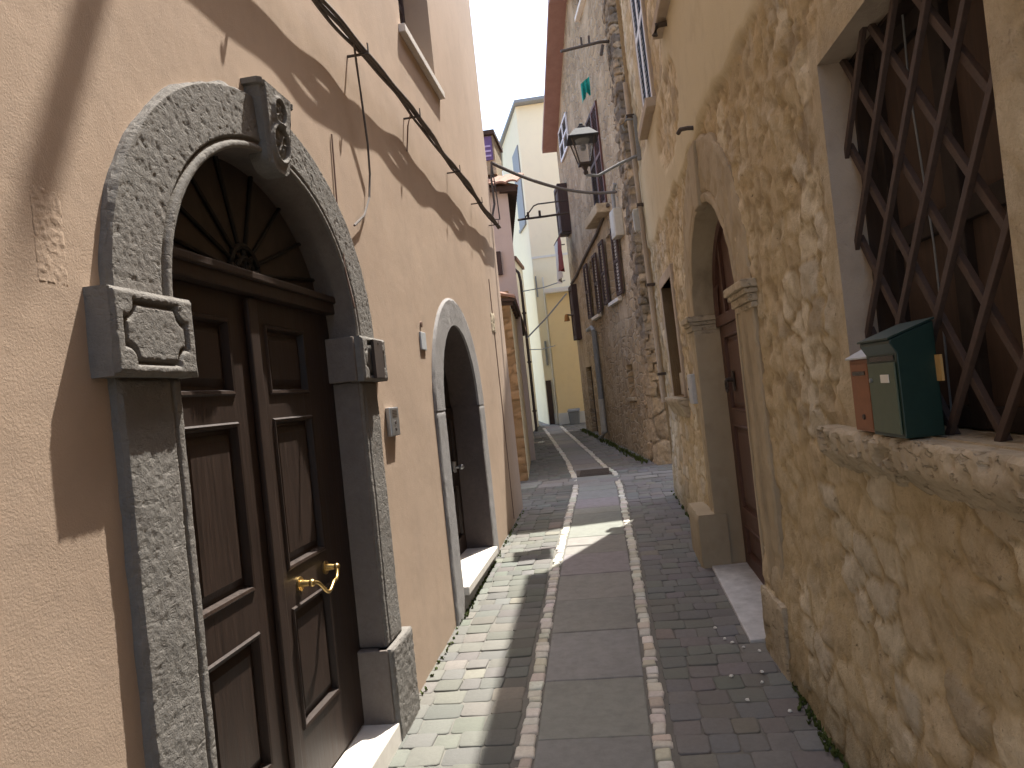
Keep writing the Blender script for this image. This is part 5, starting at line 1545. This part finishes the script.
MB().tube([FT(-0.08, 0.2, 4.36), FT(-0.08, 0.2, 4.6), FT(-0.05, 0.1, 4.75)], 0.03, 8).build('conduit', M['greymetal'], ml, smooth=True)
tc = MB().tube([FT(-0.03, 0.9, 4.62), FT(-0.03, 2.2, 4.42), FT(-0.03, 3.8, 4.28), FT(-0.03, 5.2, 4.12), FT(-0.03, 6.0, 4.08)], 0.03, 8)
tag(tc.build('cable', M['cable'], loc=FT(0, 1.0, 4.6), smooth=True), 'cable slung along the tall stone house above the open brown shutters', 'cable')
rk = thing('wall_rod', 'dark iron rod with two pegs jutting high from the tall house corner', 'rod', (0.4, 11.4, 6.65))
MB().tube([(0.50, 11.5, 6.72), (0.35, 11.45, 6.71), (-0.22, 11.3, 6.60)], 0.022, 6).build('rod', M['iron'], rk, smooth=True)
m_ = MB()
for u in (0.25, 0.45):
    m_.tube([(0.35 - 0.57 * u, 11.45 - 0.15 * u, 6.71 - 0.11 * u), (0.35 - 0.57 * u, 11.45 - 0.15 * u, 6.84 - 0.11 * u)], 0.018, 6)
m_.tube([(0.40, 11.42, 6.65), (0.36, 11.42, 6.50)], 0.025, 6)
m_.build('pegs', M['iron'], rk)
dp = thing('drainpipe', 'grey drainpipe with a white lower length on the tall stone house', 'drainpipe', FT(-0.06, 3.4, 0.7))
MB().tube([FT(-0.06, 3.45, 2.75 - 1.35 * i / 8) for i in range(9)], 0.055, 10).build('pipe', M['greymetal'], dp, smooth=True)
MB().tube([FT(-0.065, 3.45, 1.4), FT(-0.065, 3.45, 0.75), FT(-0.16, 3.40, 0.62)], 0.062, 10).build('lower_pipe', M['whiteplastic'], dp, smooth=True)
MB().tube([FT(-0.06, 3.45, 2.75), FT(-0.06, 3.7, 2.85), FT(-0.06, 4.2, 2.83)], 0.04, 8).build('elbow', M['greymetal'], dp, smooth=True)
wlm = thing('wall_lamp', 'small amber wall lamp by the far dark shutter', 'lamp', FT(-0.2, 6.15, 3.2))
MB().tube([FT(0.0, 6.15, 3.35), FT(-0.20, 6.15, 3.39)], 0.02, 6).build('arm', M['iron'], wlm)
MB().tube([FT(-0.20, 6.15, 3.40), FT(-0.20, 6.15, 3.36), FT(-0.20, 6.15, 3.24)], 0.03, 10, 0.07).build('shade', M['orange'], wlm, smooth=True)

# ================================================================== small growth and litter
def tufts(name, label, spots, n, hmin, hmax, mat, seed):
    r = random.Random(seed)
    m = MB()
    for _ in range(n):
        x, y_ = spots(r)
        z0 = gz(y_) + 0.0
        for b in range(r.randint(3, 6)):
            a = r.uniform(0, 6.28); h = r.uniform(hmin, hmax); l = r.uniform(0.2, 0.9) * h
            wd = r.uniform(0.003, 0.008)
            c, s_ = math.cos(a), math.sin(a)
            m.add([(x - s_ * wd, y_ + c * wd, z0), (x + s_ * wd, y_ - c * wd, z0), (x + c * l * 0.5 + s_ * wd * 1.3, y_ + s_ * l * 0.5 - c * wd * 1.3, z0 + h * 0.7), (x + c * l, y_ + s_ * l, z0 + h), (x + c * l * 0.5 - s_ * wd * 1.3, y_ + s_ * l * 0.5 + c * wd * 1.3, z0 + h * 0.7)], [(0, 1, 2, 3, 4)])
    return tag(m.build(name, mat), label, None, None, 'stuff')
tufts('weeds', 'thin weeds and moss growing along the foot of the walls', lambda r: (lambda y_: (0.897 - _sn * y_ + float(lean(y_, 0.2)) - 0.05 - abs(r.gauss(0, 0.018)), y_))(r.choice([r.uniform(2.3, 3.8), r.uniform(2.3, 3.6), r.uniform(6.6, 9.1)])), 170, 0.008, 0.03, M['leaf'], 3)
tufts('weeds', 'thin weeds and moss growing along the foot of the walls', lambda r: (lambda t_: FT(-0.10 - abs(r.gauss(0, 0.05)), t_, 0)[:2])(r.uniform(-0.4, 6)), 300, 0.02, 0.07, M['leaf'], 4)
tufts('weeds', 'thin weeds and moss growing along the foot of the walls', lambda r: (-1.155 + abs(r.gauss(0, 0.012)), r.uniform(3.55, 8.8)), 130, 0.006, 0.022, M['leaf'], 5)
scr = [(0.44, 4.60), (0.47, 4.42), (0.50, 4.36), (0.55, 4.28), (0.62, 4.22), (0.43, 3.92), (0.58, 3.95), (0.56, 3.83), (0.46, 3.65), (0.70, 3.30), (0.73, 3.02), (0.62, 3.52)]
for i, (x, y_) in enumerate(scr):
    r = random.Random(i)
    m = MB()
    n = 7
    rad = [r.uniform(0.007, 0.014) for _ in range(n)]
    z0 = gz(y_) + 0.006
    ring_ = [(x + rad[k] * math.cos(k * 6.283 / n), y_ + rad[k] * 1.2 * math.sin(k * 6.283 / n), z0) for k in range(n)]
    m.add(ring_ + [(p[0] * 0.7 + x * 0.3, p[1] * 0.7 + y_ * 0.3, z0 + 0.006) for p in ring_], [(k, (k + 1) % n, n + (k + 1) % n, n + k) for k in range(n)] + [tuple(range(n, 2 * n))])
    tag(m.build('pebble', M['pale'], loc=(x, y_, z0)), 'tiny white pebble lying loose on the dark cobbles below the right door', 'pebble', 'white pebbles on the cobbles')
